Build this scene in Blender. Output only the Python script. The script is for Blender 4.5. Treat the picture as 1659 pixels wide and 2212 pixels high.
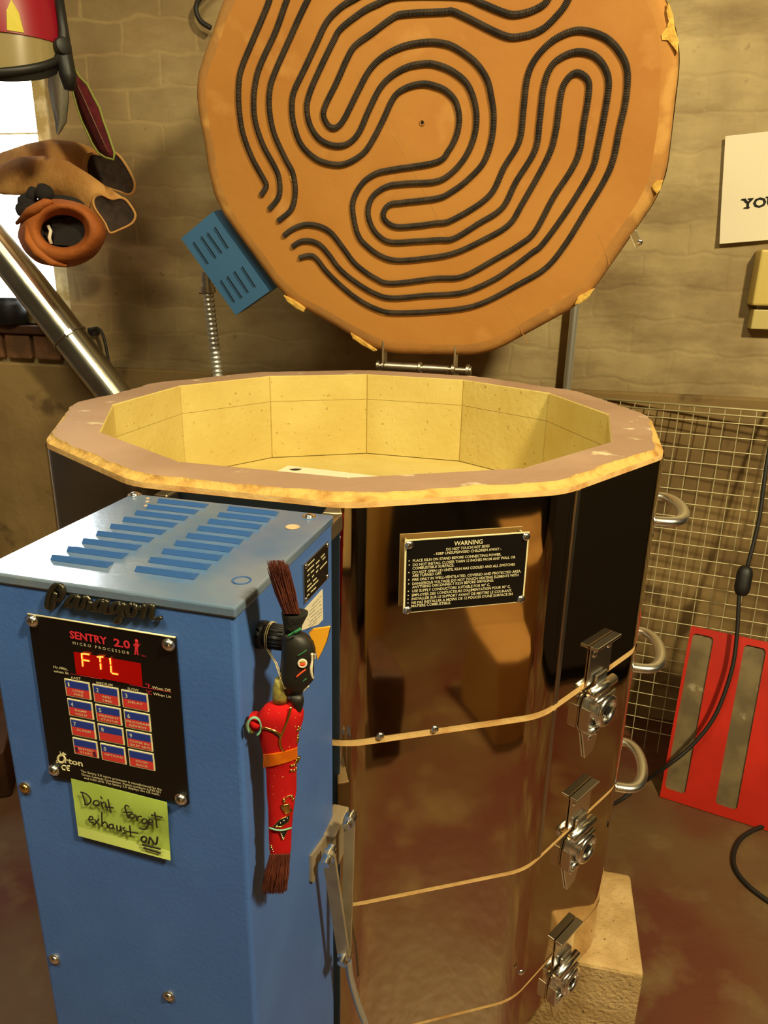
import bpy, bmesh, math, random
from mathutils import Vector, Matrix, noise
random.seed(7)
for o in list(bpy.data.objects): bpy.data.objects.remove(o, do_unlink=True)
SC = bpy.context.scene
COL = SC.collection
V = Vector
# ------------------------------------------------------------------ camera
IW, IH, FPX = 1659.0, 2212.0, 1577.3
ZR = 1.05                                   # height of the kiln rim above the floor
CAM = V((0.0, -1.0551, ZR + 0.1993))
C_R = V((0.99942153, -0.02836835, 0.01875735))
C_D = V((0.0086756, -0.32062923, -0.94716505))
C_F = V((0.03288366, 0.94677987, -0.32019765))
cd = bpy.data.cameras.new('camera'); cam = bpy.data.objects.new('camera', cd); COL.objects.link(cam)
cd.sensor_fit = 'VERTICAL'; cd.sensor_height = 24.0; cd.lens = 24.0 * FPX / IH
cd.clip_start = 0.02
cam.matrix_world = Matrix(((C_R.x, -C_D.x, -C_F.x, CAM.x), (C_R.y, -C_D.y, -C_F.y, CAM.y), (C_R.z, -C_D.z, -C_F.z, CAM.z), (0, 0, 0, 1)))
SC.camera = cam
# ------------------------------------------------------------------ world, lamps, exposure
wd = bpy.data.worlds.new('world'); SC.world = wd; wd.use_nodes = True
bg = wd.node_tree.nodes['Background']; bg.inputs[0].default_value = (0.86, 0.94, 1.0, 1); bg.inputs[1].default_value = 26.0
def lamp(name, loc, target, size, power, color, shape='DISK', size_y=None):
    d = bpy.data.lights.new(name, 'AREA'); d.shape = shape; d.size = size
    if size_y: d.size_y = size_y
    d.energy = power; d.color = color
    o = bpy.data.objects.new(name, d); COL.objects.link(o); o.location = loc
    o.rotation_euler = (V(target) - V(loc)).to_track_quat('-Z', 'Y').to_euler()
    return o
lamp('work_lamp', (1.05, -1.55, 2.62), (0.05, 0.3, 1.0), 0.20, 64, (1.0, 0.835, 0.47))
lamp('ceiling_fill', (-0.6, -1.2, 2.8), (-0.3, 0.0, 0.0), 1.2, 30, (1.0, 0.88, 0.54), 'RECTANGLE', 0.3)  # unseen light added under the ceiling as ambient fill
SC.view_settings.view_transform = 'Standard'; SC.view_settings.look = 'None'
SC.view_settings.exposure = 0.1; SC.view_settings.gamma = 1.0; SC.view_settings.use_curve_mapping = False
# ------------------------------------------------------------------ pixel rays onto the real planes of the place
def ray(u, v): return C_R * ((u - IW / 2) / FPX) + C_D * ((v - IH / 2) / FPX) + C_F
def hit(u, v, P0, n):
    r = ray(u, v); return CAM + r * ((P0 - CAM).dot(n) / r.dot(n))
def hz(u, v, z): return hit(u, v, V((0, 0, z)), V((0, 0, 1)))
# ------------------------------------------------------------------ materials
def S(r, g, b): 
    f = lambda c: (c / 12.92 if c <= 0.04045 else ((c + 0.055) / 1.055) ** 2.4)
    return (f(r / 255), f(g / 255), f(b / 255), 1)
MATS = {}
def mat(name, col, rough=0.5, metal=0.0, col2=None, scale=20, lo=0.4, hi=0.6, bump=0.0, bscale=None, detail=4, spec=None, aniso=None, col3=None, s3=60, lo3=.6, hi3=.7, emit=None, estr=1.0, coat=0, rough2=None):
    m = bpy.data.materials.new(name); m.use_nodes = True; MATS[name] = m
    nt = m.node_tree; N = nt.nodes; L = nt.links; b = N['Principled BSDF']
    b.inputs['Roughness'].default_value = rough; b.inputs['Metallic'].default_value = metal
    b.inputs['Base Color'].default_value = col
    if spec is not None: b.inputs['Specular IOR Level'].default_value = spec
    if coat: b.inputs['Coat Weight'].default_value = coat; b.inputs['Coat Roughness'].default_value = 0.15
    tc = N.new('ShaderNodeTexCoord')
    def nz(sc, lo, hi, det=detail):
        n = N.new('ShaderNodeTexNoise'); n.inputs['Scale'].default_value = sc; n.inputs['Detail'].default_value = det
        L.new(tc.outputs['Object'], n.inputs['Vector'])
        r = N.new('ShaderNodeMapRange'); r.inputs[1].default_value = lo; r.inputs[2].default_value = hi
        L.new(n.outputs['Fac'], r.inputs[0]); return r.outputs[0], n.outputs['Fac']
    cur = None
    if col2:
        f, _ = nz(scale, lo, hi); mx = N.new('ShaderNodeMix'); mx.data_type = 'RGBA'
        mx.inputs[6].default_value = col; mx.inputs[7].default_value = col2; L.new(f, mx.inputs[0]); cur = mx.outputs[2]
        if rough2 is not None:
            rm = N.new('ShaderNodeMapRange'); rm.inputs[3].default_value = rough; rm.inputs[4].default_value = rough2
            L.new(f, rm.inputs[0]); L.new(rm.outputs[0], b.inputs['Roughness'])
    if col3:
        f, _ = nz(s3, lo3, hi3); mx = N.new('ShaderNodeMix'); mx.data_type = 'RGBA'
        if cur: L.new(cur, mx.inputs[6])
        else: mx.inputs[6].default_value = col
        mx.inputs[7].default_value = col3; L.new(f, mx.inputs[0]); cur = mx.outputs[2]
    if cur: L.new(cur, b.inputs['Base Color'])
    if bump:
        _, h = nz(bscale or scale, 0, 1); bp = N.new('ShaderNodeBump'); bp.inputs['Strength'].default_value = 1.0; bp.inputs['Distance'].default_value = bump
        L.new(h, bp.inputs['Height']); L.new(bp.outputs[0], b.inputs['Normal'])
    if emit:
        b.inputs['Emission Color'].default_value = emit; b.inputs['Emission Strength'].default_value = estr
    return m
STEEL = mat('polished_steel', (0.62, 0.49, 0.34, 1), 0.05, 1.0, bump=0.0016, bscale=6, detail=1)
STRIP = mat('brushed_steel', (0.60, 0.56, 0.48, 1), 0.3, 1.0)
CHROME = mat('zinc_plate', (0.95, 0.95, 0.92, 1), 0.22, 1.0)
DULL = mat('dull_zinc', (0.62, 0.57, 0.47, 1), 0.38, 1.0, (0.5, 0.45, 0.36, 1), 40)
ARM = mat('plated_arm', S(176, 160, 134), 0.45, 0.35, S(160, 144, 116), 30)
ALU = mat('cast_aluminium', (0.86, 0.86, 0.85, 1), 0.3, 1.0)
BRICK_IN = mat('fire_brick', S(216, 198, 122), 0.95, 0, S(206, 184, 104), 9, .35, .65, 0.0012, 90, col3=S(168, 132, 62), s3=130, lo3=.66, hi3=.74)
CHIP = mat('chipped_brick', S(216, 176, 98), 0.98, 0, S(170, 122, 58), 40, .46, .7, 0.004, 90)
GASK = mat('brick_joint', S(236, 196, 128), 0.95, 0, S(206, 150, 84), 30, .45, .7, 0.001, 120)
WASH = mat('kiln_wash', S(162, 130, 104), 0.85, 0, S(180, 148, 122), 5, .4, .65, 0.001, 80, col3=S(214, 196, 160), s3=22, lo3=.64, hi3=.70)
LIDF = mat('lid_brick', S(188, 130, 58), 0.72, 0, S(178, 118, 48), 5, .4, .65, 0.0004, 60, col3=S(204, 148, 78), s3=10, lo3=.62, hi3=.78)
LIDE = mat('lid_edge', S(186, 130, 62), 0.85, 0, S(170, 122, 64), 7, .42, .6, 0.0012, 50, col3=S(204, 152, 80), s3=9, lo3=.60, hi3=.66)
LIDC = mat('lid_chip', S(232, 190, 92), 0.95, 0, S(206, 160, 72), 50, .4, .6, 0.004, 80)
COIL = mat('element_coil', S(64, 52, 40), 0.75, 0.1, S(44, 36, 30), 40)
BLUE = mat('blue_paint', S(76, 118, 196), 0.42, 0, S(72, 112, 190), 14, .4, .6, 0.0002, 300)
BLUET = mat('dusty_blue_paint', S(66, 110, 160), 0.2, 0, S(146, 150, 148), 7, .42, .80, 0.0002, 200, rough2=.36, coat=1.0)
BLUED = mat('blue_louver_paint', S(56, 100, 166), 0.5)
BLUEB = mat('aged_blue_paint', S(64, 110, 158), 0.5)
BLACK = mat('black_plate', S(16, 14, 13), 0.35)
SLOT = mat('dark_gap', S(12, 11, 10), 0.8)
RUBBER = mat('black_rubber', S(26, 25, 24), 0.5)
CORD = mat('black_cord', S(34, 30, 26), 0.6)
LOGO = mat('logo_metal', S(84, 80, 68), 0.3, 0.8)
CREAM = mat('cream_ink', S(236, 226, 180), 0.6)
WHITE = mat('white_ink', S(238, 234, 214), 0.6)
REDI = mat('red_ink', S(226, 48, 62), 0.55)
KRED = mat('key_red', S(222, 62, 58), 0.5)
KBLU = mat('key_blue', S(38, 62, 160), 0.5)
KPUR = mat('purple_ink', S(70, 24, 70), 0.6)
DISP = mat('display_window', S(90, 4, 2), 0.25, emit=(0.40, 0.0, 0.0, 1), estr=0.55)
SEG = mat('lit_segment', S(255, 90, 40), 0.4, emit=(1.0, 0.10, 0.012, 1), estr=7.0)
NOTE = mat('green_note', S(190, 216, 100), 0.85, 0, S(176, 204, 84), 18)
NOTE2 = mat('green_note_fold', S(202, 220, 118), 0.85)
INK = mat('marker_ink', S(40, 34, 24), 0.7)
PAPER = mat('white_paper', S(236, 226, 200), 0.8)
SHELF = mat('white_shelf', S(246, 236, 212), 0.9)
BEIGE = mat('beige_plastic', S(216, 192, 110), 0.35)
BEIGE2 = mat('beige_metal', S(206, 188, 120), 0.5)
GALV = mat('galvanised', (0.62, 0.60, 0.50, 1), 0.27, 1.0, (0.52, 0.50, 0.42, 1), 9, bump=0.0004, bscale=30)
EMT = mat('steel_conduit', (0.66, 0.66, 0.60, 1), 0.36, 0.75)
MESHM = mat('mesh_wire', S(214, 204, 160), 0.42, 0.35)
RED = mat('red_paint', S(214, 42, 22), 0.45, 0, S(196, 36, 18), 8)
INSET = mat('dusty_grey_sheet', S(134, 118, 82), 0.6, 0, S(108, 94, 66), 14, .4, .6, col3=S(176, 164, 132), s3=24, lo3=.66, hi3=.75)
CONC = mat('concrete_block', S(206, 176, 124), 0.98, 0, S(182, 150, 98), 22, .38, .62, 0.003, 150, col3=S(120, 96, 58), s3=120, lo3=.66, hi3=.72)
LEATH = mat('tan_leather', S(214, 164, 96), 0.8, 0, S(192, 138, 74), 10, .4, .62, 0.003, 60)
LEATH2 = mat('orange_leather', S(178, 100, 36), 0.75, 0, S(156, 82, 26), 12, .4, .62, 0.002, 60)
LINE = mat('dark_lining', S(62, 48, 40), 0.95, 0, S(48, 38, 32), 60, bump=.002, bscale=200)
KNIT = mat('black_knit', S(36, 32, 32), 0.95, bump=.002, bscale=160)
MAROON = mat('maroon_cloth', S(98, 24, 34), 0.95, 0, S(80, 18, 28), 50, bump=.002, bscale=220)
GREENE = mat('green_piping', S(150, 160, 80), 0.8)
VRED = mat('red_shell', S(146, 14, 36), 0.4)
VYEL = mat('yellow_decal', S(206, 190, 40), 0.5)
VTAN = mat('smoked_visor', S(150, 134, 92), 0.25)
VCLR = mat('grey_visor', S(132, 130, 116), 0.25)
PRED = mat('puppet_red_cloth', S(196, 26, 26), 0.95, 0, S(182, 20, 22), 30, spec=.15, col3=S(236, 180, 110), s3=330, lo3=.70, hi3=.73)
PBLK = mat('puppet_black', S(30, 28, 24), 0.5)
PCLO = mat('black_felt', S(28, 28, 22), 0.95, bump=.001, bscale=200)
PHAIR = mat('brown_bristle', S(104, 48, 28), 0.7, 0, S(84, 34, 20), 90)
PORG = mat('orange_felt', S(232, 164, 24), 0.8)
PSASH = mat('orange_ribbon', S(232, 130, 20), 0.35, 0, S(206, 96, 12), 60)
GOLD = mat('gold_trim', (0.85, 0.58, 0.16, 1), 0.25, 1.0)
OLIVE = mat('gold_brocade', S(126, 116, 66), 0.55, 0.3, S(176, 164, 80), 160)
PORR = mat('orange_dye', S(240, 80, 40), 0.7)
PGRN = mat('green_thread', S(40, 120, 74), 0.8)
PTEAL = mat('teal_cord', S(120, 176, 150), 0.7)
PCRM = mat('cream_paint', S(238, 226, 196), 0.7)
STRING = mat('tan_string', S(196, 176, 124), 0.8)
TANSPOT = mat('paint_chip', S(206, 176, 140), 0.7)
CARD = mat('cardboard', S(196, 150, 84), 0.85, 0, S(178, 132, 70), 6)
WOOD = mat('dark_wood', S(92, 58, 34), 0.6, 0, S(70, 42, 24), 12)
WIN = mat('window_paint', S(226, 214, 176), 0.7, 0, S(176, 154, 100), 20)
DARKW = mat('dark_room_wall', S(70, 56, 38), 0.9, 0, S(54, 44, 30), 3)
CEIL = mat('ceiling_boards', S(96, 80, 54), 0.9, 0, S(80, 66, 44), 4)
BLKCAB = mat('dark_prop_paint', S(44, 42, 40), 0.5)
CRMCAB = mat('cream_prop_paint', S(226, 192, 112), 0.6)
def glass_mat():
    m = bpy.data.materials.new('window_glass'); m.use_nodes = True; nt = m.node_tree; N = nt.nodes
    out = N['Material Output']; N.remove(N['Principled BSDF'])
    t = N.new('ShaderNodeBsdfTransparent'); g = N.new('ShaderNodeBsdfGlossy'); g.inputs['Roughness'].default_value = .03
    mx = N.new('ShaderNodeMixShader'); fr = N.new('ShaderNodeFresnel'); fr.inputs[0].default_value = 1.45
    nt.links.new(fr.outputs[0], mx.inputs[0]); nt.links.new(t.outputs[0], mx.inputs[1]); nt.links.new(g.outputs[0], mx.inputs[2]); nt.links.new(mx.outputs[0], out.inputs[0])
    return m
GLASS = glass_mat()
def wall_mat():
    m = bpy.data.materials.new('painted_brick_wall'); m.use_nodes = True; nt = m.node_tree; N = nt.nodes; L = nt.links; b = N['Principled BSDF']
    b.inputs['Roughness'].default_value = 0.85
    tc = N.new('ShaderNodeTexCoord'); sep = N.new('ShaderNodeSeparateXYZ'); L.new(tc.outputs['Object'], sep.inputs[0])
    cmb = N.new('ShaderNodeCombineXYZ'); L.new(sep.outputs[0], cmb.inputs[0]); L.new(sep.outputs[2], cmb.inputs[1])
    nw = N.new('ShaderNodeTexNoise'); nw.inputs['Scale'].default_value = 9; L.new(tc.outputs['Object'], nw.inputs['Vector'])
    ad = N.new('ShaderNodeVectorMath'); ad.operation = 'MULTIPLY_ADD'; L.new(nw.outputs['Color'], ad.inputs[0]); ad.inputs[1].default_value = (.05, .05, 0); L.new(cmb.outputs[0], ad.inputs[2])
    br = N.new('ShaderNodeTexBrick'); L.new(ad.outputs[0], br.inputs['Vector'])
    br.inputs['Scale'].default_value = 1.0; br.inputs['Brick Width'].default_value = .205; br.inputs['Row Height'].default_value = .077; br.inputs['Mortar Size'].default_value = .008; br.inputs['Mortar Smooth'].default_value = 1.0
    br.inputs['Color1'].default_value = S(136, 108, 66); br.inputs['Color2'].default_value = S(106, 84, 54); br.inputs['Mortar'].default_value = S(150, 124, 78)
    n2 = N.new('ShaderNodeTexNoise'); n2.inputs['Scale'].default_value = 2.6; n2.inputs['Detail'].default_value = 6; L.new(tc.outputs['Object'], n2.inputs['Vector'])
    # more whitewash to the right and lower down, bare brick at the upper left
    mr = N.new('ShaderNodeMapRange'); L.new(sep.outputs[0], mr.inputs[0]); mr.inputs[1].default_value = -.95; mr.inputs[2].default_value = .2; mr.inputs[3].default_value = -.16; mr.inputs[4].default_value = .46
    mz = N.new('ShaderNodeMapRange'); L.new(sep.outputs[2], mz.inputs[0]); mz.inputs[1].default_value = 1.3; mz.inputs[2].default_value = 2.0; mz.inputs[3].default_value = .26; mz.inputs[4].default_value = -.06; mz.clamp = True
    s1 = N.new('ShaderNodeMath'); L.new(mr.outputs[0], s1.inputs[0]); L.new(mz.outputs[0], s1.inputs[1])
    s2 = N.new('ShaderNodeMath'); L.new(s1.outputs[0], s2.inputs[0]); L.new(n2.outputs['Fac'], s2.inputs[1]); s2.use_clamp = True
    n3 = N.new('ShaderNodeTexNoise'); n3.inputs['Scale'].default_value = 5; n3.inputs['Detail'].default_value = 8; L.new(tc.outputs['Object'], n3.inputs['Vector'])
    pr = N.new('ShaderNodeValToRGB'); L.new(n3.outputs['Fac'], pr.inputs[0])
    pr.color_ramp.elements[0].position = .3; pr.color_ramp.elements[0].color = S(152, 132, 94); pr.color_ramp.elements[1].position = .72; pr.color_ramp.elements[1].color = S(200, 180, 132)
    mx = N.new('ShaderNodeMix'); mx.data_type = 'RGBA'; L.new(s2.outputs[0], mx.inputs[0]); L.new(br.outputs['Color'], mx.inputs[6]); L.new(pr.outputs[0], mx.inputs[7])
    # dark pits and rust marks
    n4 = N.new('ShaderNodeTexNoise'); n4.inputs['Scale'].default_value = 34; n4.inputs['Detail'].default_value = 3; L.new(tc.outputs['Object'], n4.inputs['Vector'])
    m4 = N.new('ShaderNodeMapRange'); L.new(n4.outputs['Fac'], m4.inputs[0]); m4.inputs[1].default_value = .67; m4.inputs[2].default_value = .78; m4.inputs[4].default_value = .7
    mx2 = N.new('ShaderNodeMix'); mx2.data_type = 'RGBA'; L.new(m4.outputs[0], mx2.inputs[0]); L.new(mx.outputs[2], mx2.inputs[6]); mx2.inputs[7].default_value = S(104, 78, 44)
    mp = N.new('ShaderNodeMapping'); mp.inputs['Scale'].default_value = (2.2, 2.2, 6.5); L.new(tc.outputs['Object'], mp.inputs[0])
    n5 = N.new('ShaderNodeTexNoise'); n5.inputs['Scale'].default_value = 1.6; n5.inputs['Detail'].default_value = 9; n5.inputs['Roughness'].default_value = .65; L.new(mp.outputs[0], n5.inputs['Vector'])
    m5 = N.new('ShaderNodeMapRange'); L.new(n5.outputs['Fac'], m5.inputs[0]); m5.inputs[1].default_value = .46; m5.inputs[2].default_value = .72; m5.inputs[4].default_value = .75
    mx3 = N.new('ShaderNodeMix'); mx3.data_type = 'RGBA'; L.new(m5.outputs[0], mx3.inputs[0]); L.new(mx2.outputs[2], mx3.inputs[6]); mx3.inputs[7].default_value = S(122, 98, 66)
    L.new(mx3.outputs[2], b.inputs['Base Color'])
    bp = N.new('ShaderNodeBump'); bp.inputs['Distance'].default_value = .0009; L.new(br.outputs['Fac'], bp.inputs['Height']); bp.invert = True
    bp2 = N.new('ShaderNodeBump'); bp2.inputs['Distance'].default_value = .011; L.new(n3.outputs['Fac'], bp2.inputs['Height']); L.new(bp.outputs[0], bp2.inputs['Normal'])
    L.new(bp2.outputs[0], b.inputs['Normal']); return m
WALL = wall_mat()
PLINTH = mat('plinth_concrete', S(150, 124, 78), 0.9, 0, S(122, 98, 60), 3.5, .38, .62, .004, 20, col3=S(98, 76, 46), s3=9, lo3=.62, hi3=.74)
SOLD = mat('sill_brick', S(134, 92, 58), 0.85, 0, S(108, 78, 50), 14, bump=.004, bscale=40)
FLOOR = mat('painted_floor', S(114, 88, 58), 0.42, 0, S(104, 58, 42), 2.6, .42, .6, .0016, 40, detail=8, col3=S(134, 112, 74), s3=6, lo3=.54, hi3=.72)
# ------------------------------------------------------------------ mesh builder
class MB:
    def __init__(s): s.v = []; s.f = []; s.m = []; s.ms = []; s.sm = []
    def mi(s, m):
        if m not in s.ms: s.ms.append(m)
        return s.ms.index(m)
    def add(s, vs, fs, m, smooth=False):
        b = len(s.v); k = s.mi(m); s.v += [V(p) for p in vs]
        for f in fs: s.f.append([i + b for i in f]); s.m.append(k); s.sm.append(smooth)
    def grid(s, loops, m, closed=True, smooth=True, caps=(False, False), flip=False):
        n = len(loops[0]); vs = [p for l in loops for p in l]; fs = []
        for i in range(len(loops) - 1):
            for j in range(n if closed else n - 1):
                a, b_, c, d = i * n + j, i * n + (j + 1) % n, (i + 1) * n + (j + 1) % n, (i + 1) * n + j
                fs.append((a, d, c, b_) if flip else (a, b_, c, d))
        if caps[0]: fs.append(list(range(n)) if flip else list(range(n))[::-1])
        if caps[1]:
            q = [(len(loops) - 1) * n + j for j in range(n)]; fs.append(q[::-1] if flip else q)
        s.add(vs, fs, m, smooth)
    def box(s, O, ex, ey, ez, m, bev=0.0, seg=2):           # O = corner, three edge vectors
        bm = bmesh.new(); vs = [bm.verts.new(O + ex * a + ey * b + ez * c) for a in (0, 1) for b in (0, 1) for c in (0, 1)]
        for q in ((0, 1, 3, 2), (4, 6, 7, 5), (0, 4, 5, 1), (2, 3, 7, 6), (0, 2, 6, 4), (1, 5, 7, 3)): bm.faces.new([vs[i] for i in q])
        bmesh.ops.recalc_face_normals(bm, faces=bm.faces)
        if bev: bmesh.ops.bevel(bm, geom=list(bm.edges), offset=bev, segments=seg, affect='EDGES', profile=.5)
        bm.verts.index_update(); s.add([v.co.copy() for v in bm.verts], [[v.index for v in f.verts] for f in bm.faces], m, False); bm.free()
    def tube(s, pts, rad, m, seg=10, caps=True, flat=1.0, up=None, closed=False, smooth=True):
        pts = [V(p) for p in pts]; n = len(pts); loops = []
        rr = rad if isinstance(rad, (list, tuple)) else [rad] * n
        prev = None
        for i, p in enumerate(pts):
            if closed: t = pts[(i + 1) % n] - pts[i - 1]
            else: t = pts[min(i + 1, n - 1)] - pts[max(i - 1, 0)]
            if t.length < 1e-9: t = V((0, 0, 1))
            t.normalize()
            if up is not None: a = up - t * up.dot(t)
            elif prev is None: 
                q = V((0, 0, 1)) if abs(t.z) < .9 else V((1, 0, 0)); a = q - t * q.dot(t)
            else: a = prev - t * prev.dot(t)
            if a.length < 1e-6: a = t.orthogonal()
            a.normalize(); prev = a; b = t.cross(a)
            loops.append([p + a * (math.cos(2 * math.pi * k / seg) * rr[i] * flat) + b * (math.sin(2 * math.pi * k / seg) * rr[i]) for k in range(seg)])
        if closed: loops.append(loops[0])
        s.grid(loops, m, True, smooth, (caps and not closed, caps and not closed))
    def cyl(s, A, B, r, m, seg=20, r2=None, bev=0.0):
        A, B = V(A), V(B); r2 = r if r2 is None else r2; d = (B - A).normalized()
        if bev: s.tube([A, A + d * 1e-5, B - d * bev, B - d * bev * .3, B], [r, r, r2, r2 - bev * .35, r2 - bev], m, seg)
        else:
            a = d.orthogonal().normalized(); b = d.cross(a); c = [(math.cos(2 * math.pi * k / seg), math.sin(2 * math.pi * k / seg)) for k in range(seg)]
            l0 = [A + a * (x * r) + b * (y * r) for x, y in c]; l1 = [B + a * (x * r2) + b * (y * r2) for x, y in c]
            s.grid([l0, l1], m, True, True); s.add(l0, [list(range(seg))[::-1]], m); s.add(l1, [list(range(seg))], m)
    def dome(s, P, n, r, m, h=.6, seg=16, rings=5):
        n = n.normalized(); a = n.orthogonal().normalized(); b = n.cross(a); L_ = []
        for i in range(rings + 1):
            t = (i / rings) * math.pi / 2; q = max(math.cos(t), .02)
            L_.append([P + n * (math.sin(t) * r * h) + a * (math.cos(2 * math.pi * k / seg) * r * q) + b * (math.sin(2 * math.pi * k / seg) * r * q) for k in range(seg)])
        s.grid(L_, m, True, True, (False, True))
    def ball(s, P, rx, ry, rz, m, seg=20, rings=12, ax=None):
        ax = ax or (V((1, 0, 0)), V((0, 1, 0)), V((0, 0, 1))); L_ = []
        for i in range(rings + 1):
            t = math.pi * i / rings; q = max(math.sin(t), .01)
            L_.append([P + ax[0] * (rx * q * math.cos(2 * math.pi * k / seg)) + ax[1] * (ry * q * math.sin(2 * math.pi * k / seg)) - ax[2] * (rz * math.cos(t)) for k in range(seg)])
        s.grid(L_, m, True, True, (True, True))
    def poly(s, pts, ext, m, bev=0.0):                      # planar polygon extruded by vector ext (toward the viewer)
        n = len(pts); A = [V(p) for p in pts]; B = [p + ext for p in A]
        s.add(A + B, [list(range(n))[::-1], list(range(n, 2 * n))] + [(i, (i + 1) % n, n + (i + 1) % n, n + i) for i in range(n)], m)
    def text(s, body, O, ex, ey, w, h, m, ext=0.0002, off=0.0, center=False):
        d = TXT.get((body, off))
        if d is None:
            c = bpy.data.curves.new('t', 'FONT'); c.body = body; c.size = 1; c.resolution_u = 2; c.offset = off
            o = bpy.data.objects.new('t', c); COL.objects.link(o); bpy.context.view_layer.update()
            me = bpy.data.meshes.new_from_object(o.evaluated_get(bpy.context.evaluated_depsgraph_get()))
            d = ([v.co.copy() for v in me.vertices], [list(p.vertices) for p in me.polygons]); TXT[(body, off)] = d
            bpy.data.meshes.remove(me); bpy.data.objects.remove(o); bpy.data.curves.remove(c)
        vs, fs = d; x0 = min(v.x for v in vs); x1 = max(v.x for v in vs); caph = 0.73
        n = ex.cross(ey).normalized(); sx = w / (x1 - x0); sy = h / caph
        s.add([O + ex * ((v.x - x0) * sx) + ey * (v.y * sy) + n * ext for v in vs], fs, m)
TXT = {}; ORG = {}
def finish(name, mb, parent=None, loc=None, weld=False):
    loc = V(loc) if loc is not None else (V(ORG[parent.name]) if parent is not None else V((0, 0, 0)))
    me = bpy.data.meshes.new(name)
    me.from_pydata([tuple(v - loc) for v in mb.v], [], mb.f)
    for m in mb.ms: me.materials.append(m)
    me.polygons.foreach_set('material_index', mb.m); me.polygons.foreach_set('use_smooth', mb.sm)
    bm = bmesh.new(); bm.from_mesh(me); bmesh.ops.remove_doubles(bm, verts=bm.verts, dist=1e-6) if weld else None
    bmesh.ops.recalc_face_normals(bm, faces=bm.faces); bm.to_mesh(me); bm.free(); me.update()
    o = bpy.data.objects.new(name, me); COL.objects.link(o)
    if parent is not None: o.parent = parent
    else: o.location = loc
    ORG[o.name] = tuple(loc)
    return o
def thing(name, label, cat, loc, group=None):
    o = bpy.data.objects.new(name, None); COL.objects.link(o); o.location = loc; o.empty_display_size = .05
    o['label'] = label; o['category'] = cat; ORG[o.name] = tuple(loc)
    if group: o['group'] = group
    return o
def solo(name, mb, label, cat, loc=None, group=None, kind=None):
    if loc is None:
        xs = [v.x for v in mb.v]; ys = [v.y for v in mb.v]; loc = V(((min(xs) + max(xs)) / 2, (min(ys) + max(ys)) / 2, min(v.z for v in mb.v)))
    o = finish(name, mb, None, loc); o['label'] = label; o['category'] = cat
    if group: o['group'] = group
    if kind: o['kind'] = kind
    return o
def smoothpath(pts, step):
    """Catmull-Rom through pts, resampled at a fixed step"""
    P = [V(p) for p in pts]; out = []
    for i in range(len(P) - 1):
        a, b, c, d = P[max(i - 1, 0)], P[i], P[i + 1], P[min(i + 2, len(P) - 1)]
        for k in range(12):
            t = k / 12; out.append(.5 * ((2 * b) + (c - a) * t + (2 * a - 5 * b + 4 * c - d) * t * t + (3 * b - a - 3 * c + d) * t ** 3))
    out.append(P[-1]); res = [out[0]]; acc = 0
    for i in range(1, len(out)):
        seg = (out[i] - out[i - 1]).length
        while acc + seg >= step and seg > 0:
            f = (step - acc) / seg; out[i - 1] = out[i - 1].lerp(out[i], f); res.append(out[i - 1].copy()); seg = (out[i] - out[i - 1]).length; acc = 0
        acc += seg
    if acc > step * .3: res.append(out[-1])
    return res
UP = V((0, 0, 1))
# ================================================================== THE SETTING
AL = 0.22
WN = V((math.sin(AL), math.cos(AL), 0)); WT = V((math.cos(AL), -math.sin(AL), 0)); WC = 0.95
def wp(s, d, z): return WN * (WC + d) + WT * s + V((0, 0, z))         # along the wall, into the wall, up
def wpx(u, v, d=0.0): return hit(u, v, WN * (WC + d), WN)              # pixel -> plane parallel to the wall
def wsz(u, v, d=0.0):
    P = wpx(u, v, d); return P.dot(WT), P.z
WROT = Matrix.Rotation(-AL, 4, 'Z')
def wall_obj(name, boxes, m, kind='structure', bev=0.0):
    """boxes in wall coordinates (s0,s1,d0,d1,z0,z1)"""
    mb = MB()
    for s0, s1, d0, d1, z0, z1 in boxes: mb.box(V((s0, d0, z0)), V((s1 - s0, 0, 0)), V((0, d1 - d0, 0)), V((0, 0, z1 - z0)), m, bev)
    o = finish(name, mb, None, (0, 0, 0)); o.matrix_world = Matrix.Translation(WN * WC) @ WROT; o['kind'] = kind; return o
WS1 = wsz(146, 600)[0]; WS0 = WS1 - 0.95; SILLZ = wsz(100, 703)[1]; WTOP = SILLZ + 1.15
wall_obj('wall_back', [(-2.6, WS0, 0, .2, 0, 2.95), (WS1, 2.6, 0, .2, 0, 2.95), (WS0, WS1, 0, .2, 0, SILLZ), (WS0, WS1, 0, .2, WTOP, 2.95)], WALL)
LEDZ = ZR - 0.098
wall_obj('trim_1', [(-2.6, 2.6, -.022, .0, 0, LEDZ)], PLINTH, bev=.006)
# window: painted frame, muntins, glass, bright daylight comes from the sky outside
gx = wsz(76, 230)[0]; mz = wsz(30, 281)[1]
fr = [(WS0, WS1, .03, .11, SILLZ, SILLZ + .05), (WS0, WS1, .03, .11, WTOP - .05, WTOP), (WS0, WS0 + .06, .03, .11, SILLZ, WTOP), (gx, WS1 - .055, .03, .08, SILLZ, WTOP),
      (WS1 - .05, WS1, .01, .11, SILLZ, WTOP), (WS0, gx, .05, .075, mz - .0025, mz + .0025)]
wf = wall_obj('window_1', fr, WIN, bev=.004)
gb = MB(); gb.box(V((WS0, .062, SILLZ)), V((gx - WS0, 0, 0)), V((0, .003, 0)), V((0, 0, WTOP - SILLZ)), GLASS)
g_ = finish('glass', gb, None, (0, 0, 0)); g_.parent = wf
sill = [(WS0 - .04, WS1 + .03, -.03, .06, SILLZ - .025, SILLZ)]
wall_obj('trim_2', sill, WOOD, bev=.004)
bks = []; s_ = WS0 - .02
while s_ < WS1 + .05: bks.append((s_, s_ + .083, -.02, .02, SILLZ - .098, SILLZ - .026)); s_ += .094
wall_obj('trim_3', bks, SOLD, bev=.005)
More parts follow.
